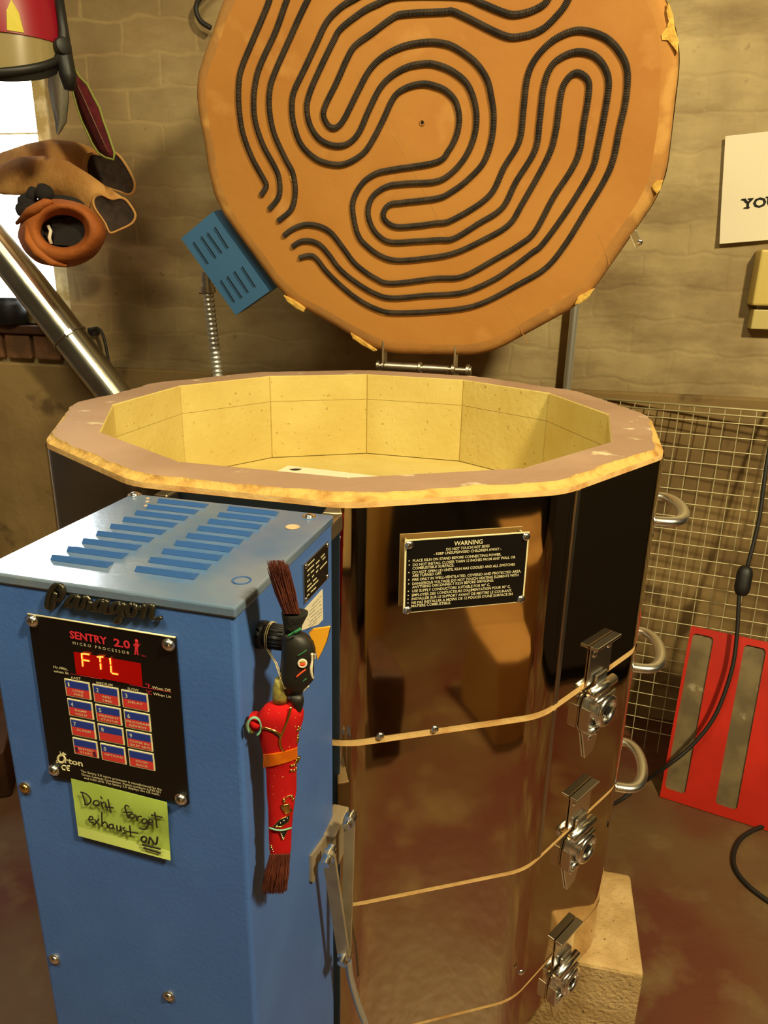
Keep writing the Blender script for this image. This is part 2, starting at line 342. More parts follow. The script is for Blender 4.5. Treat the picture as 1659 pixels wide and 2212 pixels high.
fb = MB(); fb.box(V((-3, -4.2, -.1)), V((6, 0, 0)), V((0, 6.2, 0)), V((0, 0, .1)), FLOOR); fl = finish('floor', fb, None, (0, 0, 0)); fl['kind'] = 'structure'
cb = MB(); cb.box(V((-3, -4.2, 2.95)), V((6, 0, 0)), V((0, 6.2, 0)), V((0, 0, .1)), CEIL); c_ = finish('ceiling', cb, None, (0, 0, 0)); c_['kind'] = 'structure'
for nm, O, ex, ey in (('wall_left', (-2.6, -4.2, 0), (.1, 0, 0), (0, 6.2, 0)), ('wall_right', (2.6, -4.2, 0), (.1, 0, 0), (0, 5.0, 0)), ('wall_front', (-2.6, -4.3, 0), (5.3, 0, 0), (0, .1, 0))):
    b_ = MB(); b_.box(V(O), V(ex), V(ey), V((0, 0, 2.95)), DARKW); o_ = finish(nm, b_, None, (0, 0, 0)); o_['kind'] = 'structure'
# ================================================================== THE KILN
PHI = -0.4915; RIN = 0.36; RO = 0.4259
def ang(k): return math.pi - PHI - k * math.pi / 6
def vtx(R, k): return V((R * math.cos(ang(k)), R * math.sin(ang(k)), 0))
NST = 14
def ring_path(R, fil, notch=False):
    """closed dodecagon path; 7 points round each corner and NST along each side"""
    out = []
    L_ = fil * math.tan(math.pi / 12)
    for k in range(12):
        P = vtx(R, k); a = (vtx(R, k - 1) - P).normalized(); b = (vtx(R, k + 1) - P).normalized()
        cen = P - P.normalized() * (fil / math.cos(math.pi / 12)); A = P + a * L_; B = P + b * L_
        for i in range(7):
            if notch: out.append(P + a * .0012 if i < 3 else (P * (1 + .0022 / R) if i == 3 else P + b * .0012))
            else:
                va = (A - cen); vb = (B - cen); q = va.lerp(vb, i / 6).normalized() * fil; out.append(cen + q)
        P2 = vtx(R, k + 1); a2 = (vtx(R, k) - P2).normalized(); A2 = (P2 + a2 * L_) if not notch else P2 + a2 * .0012; B2 = out[-1]
        for i in range(1, NST): out.append(B2.lerp(A2, i / NST))
    return out
FIL = 0.085
Z1, Z2, Z3, ZB = -0.2597, -0.4739, -0.6852, -0.765
GT = (0.0085, 0.0062, 0.0052)
KB = V((0, 0, ZR + ZB))
kiln = thing('kiln', 'large round twelve-sided kiln of polished steel with its lid raised', 'kiln', KB)
def at_z(path, z): return [V((p.x, p.y, ZR + z)) for p in path]
# top brick ring: chipped outer lip, mauve washed top, pale brick inside with joints
inn = ring_path(RIN, .01, True); outp = ring_path(RO - .0014, FIL)
mbk = MB(); n_ = len(inn)
def chipw(p):
    a = noise.noise(V((p.x * 9, p.y * 9, 3.1))); b = noise.noise(V((p.x * 42, p.y * 42, 7.7))); c = noise.noise(V((p.x * 130, p.y * 130, 1.7)))
    return max(.003, .0062 + .006 * a + .004 * b + .0028 * c + .005 * max(0, -p.y / .42))
lips = []
for p in outp:
    q = p.normalized(); w = chipw(p)
    h1 = .0028 + .0014 * noise.noise(V((p.x * 60, p.y * 60, 9)))
    lips.append((p - q * w, p - q * (w - .0014) - V((0, 0, h1)), p - q * (w * .45) - V((0, 0, h1 + .0012 + .0015 * noise.noise(V((p.x * 90, p.y * 90, 4))))), p - q * .0006 - V((0, 0, .0062))))
mid_ = [i.lerp(l[0], .5) for i, l in zip(inn, lips)]
zi = lambda path, z: at_z(path, z)
inset = [p * (1 + .0016 / RIN) for p in inn]
ZFL = -.157
gap_ = [p * (1 + .006 / RIN) for p in inn]
mbk.grid([zi(gap_, ZFL), zi(gap_, ZFL + .0016), zi(inn, ZFL + .0016), zi(inn, -.0487), zi(inset, -.0481), zi(inn, -.0475), zi(inn, -.0015), [V((p.x * 1.004, p.y * 1.004, ZR)) for p in inn]], BRICK_IN, smooth=False)
mbk.grid([[V((p.x * 1.004, p.y * 1.004, ZR)) for p in inn], zi(mid_, 0), zi([l[0] for l in lips], 0)], WASH, smooth=False)
sh = lambda k: [V((l[k].x, l[k].y, ZR + l[k].z)) for l in lips]
mbk.grid([zi([l[0] for l in lips], 0), sh(1), sh(2), sh(3)], CHIP, smooth=True)
mbk.grid([sh(3), zi([p - p.normalized() * .0004 for p in outp], -.0085), zi(outp, -.02), zi(outp, Z1 - GT[0] / 2)], GASK, smooth=False)
finish('brick_ring', mbk, kiln)
fm = MB(); fm.add(zi(ring_path(RIN + .01, .01), ZFL), [list(range(n_))], BRICK_IN); fm.add(zi(ring_path(RIN + .01, .01), ZFL - .05), [list(range(n_))], BRICK_IN); fm.grid([zi(ring_path(RIN + .01, .01), ZFL - .05), zi(ring_path(RIN + .01, .01), ZFL)], BRICK_IN, smooth=False)
finish('chamber_floor', fm, kiln)
def solid_ring(z0, z1):
    m_ = MB(); m_.grid([zi(inn, z0), zi(inn, z1), zi(outp, z1), zi(outp, z0), zi(inn, z0)], GASK, smooth=False); finish('brick_ring', m_, kiln)
solid_ring(Z1 - GT[0] / 2 - .0002, Z2 - GT[1] / 2); solid_ring(Z2 - GT[1] / 2 - .0002, Z3 - GT[2] / 2)
bs = MB(); bp_ = ring_path(RO - .0014, FIL); bs.grid([zi(bp_, ZB + .004), zi(bp_, Z3 - GT[2] / 2 - .0002)], GASK, smooth=False, caps=(True, True)); finish('base_slab', bs, kiln)
# steel jackets, each with a slightly uneven sheet so reflections wander
jp = ring_path(RO, FIL)
FAC = lambda deg: (V((math.cos(math.radians(deg)), math.sin(math.radians(deg)), 0)), V((-math.sin(math.radians(deg)), math.cos(math.radians(deg)), 0)))
APO = RO * math.cos(math.pi / 12)
def fpx(u, v, deg, off=0.0):
    n, t = FAC(deg); return hit(u, v, n * (APO + off), n)
def jacket(z0, z1, seam):
    m_ = MB(); NZ = 10; loops = []
    for i in range(NZ + 1):
        z = z1 + (z0 - z1) * i / NZ
        loops.append([V((p.x, p.y, ZR + z)) for p in jp])
    m_.grid(loops, STEEL, smooth=True)
    if seam:
        n, t = FAC(-46.8); c = n * APO - t * .088
        m_.box(c + V((0, 0, ZR + z1)) - n * .0004, t * .0055, n * .0016, V((0, 0, z0 - z1)), STRIP)
    return finish('steel_jacket', m_, kiln)
jacket(-.0112, Z1, True); jacket(Z1 - GT[0], Z2, True); jacket(Z2 - GT[1], Z3, False); jb = jacket(Z3 - GT[2], ZB, False)
# warning plate on the front facet
WPD = -76.8; WPO = .0085
n_w, t_w = FAC(WPD)
cr = [fpx(u, v, WPD, WPO) for u, v in ((875, 1167), (1144, 1149), (1131, 1300), (871, 1325))]
pm = MB(); pm.poly([c + n_w * -.0012 for c in cr], n_w * .0012, CREAM)
cen = sum(cr, V()) / 4
pm.poly([cen + (c - cen) * .972 + n_w * .00005 for c in cr], n_w * .0003, BLACK)
wplate = finish('warning_plate', pm, kiln)
ex_w = (cr[1] - cr[0] + cr[2] - cr[3]).normalized(); ey_w = n_w.cross(ex_w)
K5 = lambda x, y: (840 + x * .20494, 1120 + y * .20494)
tm = MB()
def wline(mb, body, a, b, h, conv, plane, m, off=0.0, dot=False, ext=.0006):
    A = plane(*conv(*a)); B = plane(*conv(*b)); n = plane(None, None)
    ex = (B - A); w = ex.length; ex.normalize(); ey = n.cross(ex)
    u, v = conv(a[0], a[1] - h); h3 = abs((plane(u, v) - A).dot(ey)); mb.text(body, A + n * ext, ex, ey, w, h3, m, 0, off)
    if dot: P = plane(*conv(a[0] - 38, a[1] - 12)); mb.dome(P + n * ext, n, h3 * .22, m, .1, 8, 2)
wpl = lambda u, v: n_w if u is None else fpx(u, v, WPD, WPO)
for row in (('WARNING', (685, 285), (985, 262), 48, 0), ('DO NOT TOUCH HOT SIDES', (602, 337), (1058, 300), 29, 0), ('- KEEP UNSUPERVISED CHILDREN AWAY -', (470, 385), (1182, 330), 29, 0),
            ('PLACE KILN ON STAND BEFORE CONNECTING POWER.', (250, 457), (1180, 388), 29, 1), ('DO NOT INSTALL CLOSER THAN 12 INCHES FROM ANY WALL OR', (250, 500), (1330, 417), 29, 1), ('COMBUSTIBLE SURFACE.', (247, 537), (685, 503), 29, 0),
            ('DO NOT OPEN LID UNTIL KILN HAS COOLED AND ALL SWITCHES', (247, 580), (1325, 494), 29, 1), ('ARE TURNED OFF.', (245, 615), (555, 590), 29, 0), ('FIRE ONLY IN WELL-VENTILATED, COVERED AND PROTECTED AREA.', (245, 657), (1390, 565), 29, 1),
            ('DANGEROUS VOLTAGE: DO NOT TOUCH HEATING ELEMENTS WITH', (245, 700), (1362, 605), 29, 1), ('ANYTHING: DISCONNECT KILN BEFORE SERVICING.', (243, 735), (1103, 662), 29, 0), ('USE SUPPLY CONDUCTORS SUITABLE FOR 90° C.', (242, 777), (1063, 708), 29, 1),
            ("EMPLOYER DES CONDUCTEURS D'ALIMENTATION POUR 90° C.", (240, 820), (1277, 727), 29, 1), ('INSTALLER SUR LE SUPPORT AVANT DE METTRE LE COURANT.', (238, 860), (1293, 768), 29, 1),
            ("NE PAS INSTALLER A MOINS DE 12 POUCES D'UNE SURFACE EN", (237, 900), (1300, 805), 29, 1), ('MATIERE COMBUSTIBLE.', (235, 935), (650, 898), 29, 0)):
    wline(tm, row[0], row[1], row[2], row[3], K5, wpl, CREAM, .012, bool(row[4]))
finish('lettering', tm, wplate)
for q in ((215, 278), (1445, 190), (1390, 850), (195, 965)):
    P = wpl(*K5(*q)); sm = MB(); sm.cyl(P - n_w * (WPO + .0005), P + n_w * .001, .0022, DULL, 10); sm.dome(P + n_w * .0006, n_w, .0042, CHROME, .6)
    e = ex_w * math.cos(.7) + ey_w * math.sin(.7); f_ = n_w.cross(e); sm.box(P + n_w * .0030 - e * .003 - f_ * .0004, e * .006, f_ * .0008, n_w * .0004, SLOT)
    finish('screw', sm, wplate)
# draw latches across the three joints, on the facet right of the plate
def latch(u, v, s_):
    n, t = FAC(-46.8); c = fpx(u, v, -46.8, 0)
    z = UP; P = lambda x, y, d: c + t * (x * s_) + z * (y * s_) + n * d
    m_ = MB()
    m_.box(P(-.026, .006, .0006), t * .052 * s_, z * .052 * s_, n * .0018, CHROME, .0006)                 # strike plate
    m_.box(P(-.028, .055, .0004), t * .056 * s_, z * .004 * s_, n * .011, CHROME, .001)                   # turned-out top lip
    for x in (-.017, .017): m_.dome(P(x, .045, .0024), n, .0042, CHROME)
    k = finish('latch', m_, kiln)
    m_ = MB()
    m_.tube([P(-.027, -.002, .009), P(.027, -.002, .009)], .0062 * s_, CHROME, 14)                        # rolled hook
    m_.box(P(-.012, -.006, .004), t * .024 * s_, z * .022 * s_, n * .0035, CHROME, .0008)
    finish('hook', m_, k)
    m_ = MB()
    m_.poly([P(-.028, -.010, .0006), P(.026, -.010, .0006), P(.034, -.024, .0006), P(.034, -.046, .0006), P(.024, -.060, .0006), P(.010, -.100, .0006), P(-.008, -.104, .0006), P(-.022, -.062, .0006), P(-.032, -.046, .0006), P(-.032, -.022, .0006)][::-1], n * .0022, CHROME)
    m_.tube([P(-.018, -.016, .013), P(.024, -.016, .013)], .0032, CHROME, 10); m_.tube([P(-.012, -.064, .006), P(.024, -.060, .006)], .004, CHROME, 10)
    m_.box(P(-.033, -.050, .002), t * .0025, z * .030 * s_, n * .012, CHROME, .0008)
    for x in (-.004, .012): m_.dome(P(x, -.076, .0024), n, .0034, CHROME)
    finish('base_plate', m_, k)
    m_ = MB(); cc = P(.010, -.038, .010)
    m_.tube([cc + t * (.0175 * s_ * math.cos(a)) + z * (.0165 * s_ * math.sin(a)) + n * .003 for a in [2 * math.pi * i / 24 for i in range(24)]], .0048, CHROME, 10, closed=True)
    m_.cyl(P(.010, -.038, .0028), P(.010, -.038, .009), .017 * s_, CHROME, 24); m_.cyl(P(.010, -.038, .009), P(.010, -.038, .0155), .006 * s_, SLOT, 16)
    finish('turn_ring', m_, k)
latch(1287, 1473, 1.0); latch(1245, 1779, .98); latch(1213, 2073, .98)
# cast handles on the right facet
def handle(z):
    n, t = FAC(-16.8); c = n * APO + V((0, 0, ZR + z)); m_ = MB(); hl = .058
    ang_ = [math.radians(a) for a in range(-90, 91, 10)]
    pts = [c + t * (hl * math.sin(a)) + n * (.008 + .036 * max(0, math.cos(a)) ** .6) for a in ang_]
    pts = [c - t * hl + n * .001] + pts + [c + t * hl + n * .001]
    m_.tube(smoothpath(pts, .005), .0082, ALU, 14, flat=.8, up=UP)
    h = finish('handle', m_, kiln)
    for s_ in (-1, 1):
        b_ = MB(); b_.box(c + t * (hl * s_ - .011) - UP * .03 + n * .0003, t * .022, UP * .042, n * .0022, CHROME, .0008); b_.dome(c + t * hl * s_ - UP * .02 + n * .0025, n, .0045, CHROME)
        finish('mounting_plate', b_, h)
handle(-.107); handle(-.322); handle(-.522)
# small rivets of the lower jackets
for u, v in ((1126, 2100), (822, 1590), (940, 1575)):
    rv = MB(); P = fpx(u, v, -76.8, .0003); rv.dome(P, n_w, .0042, CHROME, .6); finish('rivet', rv, kiln)
# ------------------------------------------------------------------ the raised lid (a hinged part of the kiln)
LQ = (.1045, .364, ZR + .427, 1.2732, math.radians(-10), .4253)
L_C = V(LQ[:3]); L_R = V((math.sin(LQ[3]), -math.cos(LQ[3]), 0)); _n = V((-math.cos(LQ[3]), -math.sin(LQ[3]), 0))
L_U = UP * math.cos(LQ[4]) - _n * math.sin(LQ[4]); L_N = L_R.cross(L_U).normalized()
def lpx(u, v, d=0.0): return hit(u, v, L_C + L_N * d, L_N)
def luv(u, v):
    P = lpx(u, v) - L_C; return (P.dot(L_R), P.dot(L_U))
def LP(x, y, d=0.0): return L_C + L_R * x + L_U * y + L_N * d
vis = {-15: (825, 769), 15: (1050, 773), -45: (608, 645), 45: (1264, 656), -75: (455, 435), 75: (1439, 405), -105: (411, 180), 105: (1476, 92)}
vv = []
for a in (-15, 15, 45, 75, 105, 135, 165, 195, 225, 255, 285, 315):
    k = a if a in vis else a - 360
    if k in vis: vv.append(luv(*vis[k]))
    else: t = math.radians(a); vv.append((.4245 * math.sin(t), -.4245 * math.cos(t)))
lp = []
for i in range(12):
    P = V(vv[i] + (0,)); A = V(vv[i - 1] + (0,)); B = V(vv[(i + 1) % 12] + (0,))
    a = P + (A - P).normalized() * .045; b = P + (B - P).normalized() * .045
    for k in range(9): t = k / 8; lp.append(a.lerp(P, t).lerp(P.lerp(b, t), t))
    P2 = B; nx = V(vv[(i + 2) % 12] + (0,)); a2 = P2 + (P - P2).normalized() * .045
    for k in range(1, 16): lp.append(b.lerp(a2, k / 16))
def lloop(w, d, amp=0.0, am2=0.0):
    o = []
    for p in lp:
        q = p.normalized(); c = amp * noise.noise(V((p.x * 14, p.y * 14, 5))) + am2 * max(0, noise.noise(V((p.x * 40, p.y * 40, 2))))
        o.append(LP(p.x - q.x * (w + c), p.y - q.y * (w + c), d))
    return o
lm = MB()
f0 = lloop(.026, 0, .004); lm.add(f0, [list(range(len(f0)))], LIDF, False)
lm.grid([f0, lloop(.016, -.0006, .003), lloop(.008, -.003, .0015, .001), lloop(.003, -.008, .0008, .002), lloop(.001, -.015, .0004, .001), lloop(.001, -.022), lloop(.001, -.075)], LIDE, True, True, (False, True))
LIDO = finish('lid', lm, kiln)
lb = MB(); lb.grid([lloop(0, -.0235), lloop(-.0008, -.0235), lloop(-.0008, -.076), lloop(0, -.076)], STEEL, True, True); finish('lid_band', lb, LIDO)
def chip(pts):
    m_ = MB(); P = [lpx(p[0] + (912 - p[0]) * .014, p[1] + (265 - p[1]) * .014, .0012) for p in pts]; c = sum(P, V()) / len(P)
    m_.grid([[p - L_N * .006 for p in P], P, [p.lerp(c, .35) + L_N * .0006 for p in P]], LIDC, True, False, (False, True)); finish('chipped_spot', m_, LIDO)
chip([(1452, 0), (1462, 30), (1466, 60), (1474, 85), (1472, 112), (1462, 98), (1450, 84), (1438, 84), (1436, 72), (1448, 55), (1453, 40), (1447, 20)])
chip([(1440, 391), (1424, 393), (1415, 405), (1418, 412), (1426, 420), (1434, 412)])
chip([(1290, 628), (1272, 636), (1254, 646), (1246, 664), (1256, 662), (1276, 648)])
chip([(608, 644), (622, 650), (640, 660), (655, 672), (652, 680), (636, 672), (618, 658)])
chip([(755, 726), (775, 738), (795, 752), (812, 764), (806, 766), (780, 752), (760, 738)])
chip([(813, 678), (826, 680), (834, 684), (828, 688), (818, 686)])
chip([(620, 384), (627, 380), (630, 390), (625, 395)])
hm = MB(); hc = lpx(912, 265, .0006); hm.tube([hc + L_R * (.0042 * math.cos(a)) + L_U * (.0042 * math.sin(a)) for a in [i * math.pi / 8 for i in range(16)]], .0011, LIDE, 6, closed=True)
hm.cyl(hc - L_N * .001, hc + L_N * .0004, .0024, SLOT, 12); finish('centre_hole', hm, LIDO)
E1 = [(1227, 0), (1200, 37), (1169.5, 64), (1129, 77.6), (1088.5, 76), (1007.5, 37), (977, 24), (960, 25), (872.6, 30), (845.6, 40.5), (805, 71), (768, 98), (751, 125), (727, 179), (704, 226), (699, 250), (710.5, 272), (727, 275), (744, 256.5), (771, 202.5), (798, 152), (829, 121.5), (872.6, 99.6), (920, 91), (950, 92), (980.5, 101), (1024, 131.6), (1051, 169), (1061.5, 209), (1066.6, 253), (1061.5, 304), (1044.6, 351), (1011, 388), (977, 413.5), (945, 428), (872.6, 437), (842, 442), (828.7, 459), (832, 476), (855.7, 489.5), (905, 487), (940, 482), (977, 475), (1055, 425), (1090, 360), (1122, 304), (1131, 235), (1139, 169), (1156, 128), (1190, 91), (1230, 69), (1264, 66), (1308, 81), (1338, 111), (1355, 152), (1352, 216), (1338, 280), (1325, 344), (1304.6, 391.6), (1264, 459), (1222, 527), (1179, 579), (1119, 615), (1052, 650.5), (1000, 666), (922, 673.6), (847, 675.4), (810, 666), (772, 645.5), (735, 615.6), (705, 585.8), (683, 558), (668, 552), (647, 557)]
E2 = [(1183, 0), (1156, 20), (1122, 30), (1095, 28.7), (1041, 7), (1010, -6), (960, -10), (860, -8), (818.6, 7), (785, 24), (737.5, 61), (721, 88), (690, 152), (670, 199), (663, 233), (670, 270), (690, 300), (721, 314), (751, 310.5), (775, 287), (798, 236), (822, 189), (849, 162), (883, 143.5), (920, 137), (945, 140), (977, 153.6), (1007.5, 179), (1024, 216), (1029.5, 256.5), (1023, 300), (1004, 341), (974, 375), (940, 392), (872.6, 396.6), (835, 403), (805, 425), (795, 456), (801.7, 486), (818.6, 509.7), (845.6, 523), (900, 521), (945, 518), (980.5, 515), (1034.5, 482.7), (1085, 449), (1115.5, 391.6), (1156, 324), (1166, 260), (1174.6, 189), (1190, 145), (1217, 121.5), (1250.5, 111.4), (1284, 120), (1306, 145), (1315, 179), (1308, 236), (1291, 321), (1277.5, 368), (1227, 452), (1173, 526.6), (1151, 545), (1107, 578), (1063.6, 606), (1000, 632), (922, 638), (847, 643.7), (810, 634), (772, 612), (735, 582), (709, 548), (690, 528), (668, 520), (649, 522), (632, 533)]
E3 = [(1140, -25), (1095, -15), (1017, -40), (960, -48), (840, -36), (761, 0), (727, 24), (704, 51), (683.5, 94.5), (660, 145), (636, 196), (631, 229.5), (634.6, 267), (650, 310.5), (680, 341), (714, 354), (747.7, 353), (785, 331), (808.4, 297), (829, 256.5), (852, 209), (879, 189), (913, 180.6), (940, 185.6), (963.6, 196), (984, 219), (992, 253), (987, 290), (970, 324), (943, 350), (849, 366), (812, 375), (781.4, 398), (763, 435), (764.5, 472.6), (774.7, 509.7), (791, 530), (821, 552), (858, 562.6), (922, 557.7), (980.5, 547), (1041, 520), (1098.6, 486), (1129, 439), (1183, 341), (1200, 287), (1210, 216), (1218.5, 182), (1237, 160), (1254, 158.6), (1271, 175.5), (1271, 209), (1260.7, 270), (1252, 327), (1233.7, 368), (1196.5, 425), (1156, 499.6), (1125, 527), (1070, 560), (1000, 597), (940.6, 601.5), (847, 612), (810, 600.7), (768.7, 570.8), (742.5, 537), (716, 503.5), (690, 488.6), (660, 485), (634, 494), (613.6, 509)]
TOPS = ([(564, 422), (575.5, 402), (569, 385), (545, 341), (525, 287), (516.5, 229.5), (516.5, 179), (523, 145), (545, 91), (579, 10), (600, -50), (690, -170), (820, -250), (1000, -270), (1150, -220), (1225, -130), (1244, -60)],
        [(582, 452), (602.5, 425), (604, 391.6), (596, 364.5), (569, 314), (552, 263), (548.5, 216), (553.6, 172), (565, 135), (596, 67.5), (619, 3.4), (640, -45), (725, -135), (840, -205), (990, -225), (1110, -180), (1180, -110), (1196, -50)],
        [(601, 477.6), (629.5, 452), (638, 415), (633, 374.7), (616, 341), (592, 287), (582, 233), (584, 189), (596, 152), (623, 91), (660, 10), (690, -40), (760, -105), (860, -160), (980, -180), (1080, -140), (1135, -90), (1150, -55)])
for tp, e in zip(TOPS, (E1, E2, E3)):
    pts = smoothpath([lpx(u, v, .0004) for u, v in tp + e], .00115)
    m_ = MB(); m_.tube(pts, [.0058 if i % 2 else .0047 for i in range(len(pts))], COIL, 7, up=L_N, smooth=False); finish('heating_element', m_, LIDO)
for a, b in (((768, 152), (884, 354)), ((884, 354), (945, 470)), ((622, 420), (660, 480)), ((1100, 662), (1140, 742)), ((1292, 505), (1318, 572)), ((758, 360), (850, 312))):
    jm = MB(); jm.tube([lpx(*a, .0001), lpx(*b, .0001)], .0007, LIDE, 4, flat=.15, up=L_N, smooth=False); finish('brick_seam', jm, LIDO)
# blue terminal box on the lid's lower left side
TBD = -.018
tc_ = [lpx(u, v, TBD) for u, v in ((391, 515), (460, 457), (582, 629), (509, 681))]
tb = MB(); tb.poly([c - L_N * .055 for c in tc_], L_N * .055, BLUEB); TBOX = finish('terminal_box', tb, LIDO)
lv = MB(); K6 = lambda x, y: (380 + x * .37372, 440 + y * .37372)
for a, b in (((105, 220), (190, 345)), ((150, 188), (235, 312)), ((185, 165), (268, 283)), ((228, 133), (305, 255)), ((262, 440), (342, 567)), ((300, 418), (385, 543)), ((340, 388), (422, 512)), ((385, 362), (462, 480))):
    A = lpx(*K6(*a), TBD); B = lpx(*K6(*b), TBD); d = (B - A).normalized(); q = L_N.cross(d) * -1
    lv.poly([A, B, B + q * .0024, A + q * .0024], L_N * .0003, SLOT)
    lv.grid([[A + q * .0026 + L_N * .0018, B + q * .0026 + L_N * .0018], [A + q * .007 + L_N * .0002 + d * .003, B + q * .007 + L_N * .0002 - d * .003]], BLUEB, False, False)
# the box is at the deepest level allowed, so its slots stay in its own mesh
bm_ = bmesh.new(); bm_.from_mesh(TBOX.data); tmp = bpy.data.meshes.new('t'); tmp.from_pydata([tuple(v - V(ORG['lid'])) for v in lv.v], [], lv.f)
for i, p_ in enumerate(tmp.polygons): p_.material_index = 0 if lv.ms[lv.m[i]] is BLUEB else 1
TBOX.data.materials.append(SLOT); bm_.from_mesh(tmp); bm_.to_mesh(TBOX.data); bm_.free(); bpy.data.meshes.remove(tmp)
# lid latch tab on the right edge
lt = MB(); a = lpx(1372, 530, -.04); lt.box(a, (L_R * .5 - L_U * .86) * -.028, (L_R * .86 + L_U * .5) * .012, L_N * .03, CHROME, .001); lt.dome(a + L_N * .03 + L_R * .006 + L_U * .01, L_N, .005, CHROME); finish('lid_catch', lt, LIDO)
# hinge
HN, HT = FAC(73.2); HR = .455
def hpx(u, v, d=0): return hit(u, v, HN * (HR + d), HN)
hg = MB(); A = hpx(815, 790); B = hpx(1018, 798); B.z = A.z; ax = (B - A).normalized()
hg.cyl(A, B, .0062, DULL, 16)
for f0_, f1_, r_ in ((.0, .03, .011), (.06, .075, .012), (.09, .44, .0095), (.45, .475, .0125), (.5, .76, .0085), (.80, .83, .0125), (.95, .98, .0125), (.985, 1.0, .009)):
    hg.cyl(A.lerp(B, f0_), A.lerp(B, f1_), r_, DULL, 16)
HG = finish('hinge', hg, kiln)
hb = MB(); 
hb.box(A + ax * .012 - UP * .25, ax * .006, HN * .004, UP * .25, DULL); hb.box(A.lerp(B, .84) - UP * .25, ax * .006, HN * .004, UP * .25, DULL)
hb.box(A.lerp(B, .15) - UP * .25 - HN * (HR - APO - .001), ax * .14, HN * .003, UP * .235, DULL)
for f_ in (.06, .82): hb.box(A.lerp(B, f_) - HN * .01, ax * .004, HN * .03, UP * .1, DULL, .001)
finish('hinge_plate', hb, HG)
# the stand under the kiln
st = MB()
for k in range(12):
    A = vtx(.26, k) + V((0, 0, ZR + ZB - .03)); B = vtx(.26, k + 1) + V((0, 0, ZR + ZB - .03)); st.tube([A, B], .012, DULL, 8)
for k in (0, 3, 6, 9): P = vtx(.26, k); st.box(P + V((-.015, -.015, .0)), V((.03, 0, 0)), V((0, .03, 0)), V((0, 0, ZR + ZB)), DULL, .002)
finish('stand', st, kiln)
# ------------------------------------------------------------------ white shelf lying in the chamber
SZ = ZR + ZFL
def spx(u, v): return hz(u, v, SZ + .0118)
a = spx(622, 1005.5); b = spx(805, 1027); e1 = (b - a); e1.z = 0; e1.normalize(); d_ = spx(597, 1025) - a; d_.z = 0; e2 = d_.normalized()
cr = [a + e2 * .02, a + e1 * .012, a + e1 * .42 , a + e1 * .42 + e2 * .34, a + e2 * .34]
hc = spx(638, 1013)
def shelf():
    m_ = MB(); N_ = 48; tops = []; hol = []
    (u0, u1), (w0, w1) = ((a - hc).dot(e1), (a + e1 * .30 - hc).dot(e1)), ((a - hc).dot(e2), (a + e2 * .26 - hc).dot(e2))
    f2 = (e2 - e1 * e2.dot(e1)).normalized(); 
    w0 = (a - hc).dot(f2); w1 = w0 + .26; u1 = u0 + .30
    for k in range(N_):
        t = 2 * math.pi * (k + .5) / N_; c, s = math.cos(t), math.sin(t)
        r = min([(u1 if c > 0 else u0) / c if abs(c) > 1e-6 else 9, (w1 if s > 0 else w0) / s if abs(s) > 1e-6 else 9])
        tops.append(hc + e1 * (c * r) + f2 * (s * r)); hol.append(hc + e1 * (c * .0112) + f2 * (s * .0112))
    dn_ = V((0, 0, -.0115))
    m_.grid([[p + dn_ for p in hol], hol, tops, [p + dn_ for p in tops], [p + dn_ for p in hol]], SHELF, True, False)
    T = thing('kiln_shelf', 'white kiln shelf with a dark round hole lying inside the open kiln', 'shelf', V((hc.x, hc.y, SZ)))
    finish('slab', m_, T)
    m_ = MB(); m_.cyl(hc + V((0, 0, -.0112)), hc + V((0, 0, -.0022)), .0109, SLOT, 32); finish('hole_shade', m_, T)  # dark disc stands in for the shade inside the hole
shelf()
# ------------------------------------------------------------------ concrete block under the kiln
cz = ZR + ZB
c1 = hz(1366, 1915, cz); c2 = hz(1392, 2106, cz); c3 = hz(1268, 2092, cz)
ey = (c1 - c2).normalized(); ex = (c3 - c2); ex = (ex - ey * ex.dot(ey)).normalized(); L1 = (c1 - c2).length
bb = MB(); bb.box(V((c2.x, c2.y, 0.001)), ex * .19, ey * max(L1, .19), V((0, 0, cz - .0015)), CONC, .006, 2)
solo('concrete_block', bb, 'pale rough concrete block standing on the floor under the kiln base', 'block')
# ================================================================== THE CONTROL BOX
BN = -HN; BR_ = HT * -1                                     # toward the viewer, to the viewer's right
RN = BR_                                                   # right face normal
BZ = ZR - .0075
P_BR = V((-.0240, -.4524, BZ)); BW, BD = .1965, .1895
P_FR = P_BR + BN * BD
CBH = .80
cbx = thing('control_box', 'tall blue controller cabinet with louvered top beside the steel kiln', 'control box', P_BR + BN * BD / 2 - BR_ * BW / 2 - UP * CBH)
def bpx(u, v, d=0.0): return hit(u, v, P_FR + BN * d, BN)
def rpx(u, v, d=0.0): return hit(u, v, P_FR + RN * d, RN)
def tpx(u, v, d=0.0): return hz(u, v, BZ + d)
mb = MB(); mb.box(P_FR - BR_ * BW - UP * CBH, BR_ * BW, -BN * BD, UP * (CBH - .0012), BLUE, .0035, 3); finish('case', mb, cbx)
tp = MB(); tp.box(P_FR - BR_ * (BW + .0012) + BN * .0012 - UP * .008, BR_ * (BW + .0024), -BN * (BD + .0012), UP * .008, BLUET, .0016, 2)
tops = finish('top_cover', tp, cbx)
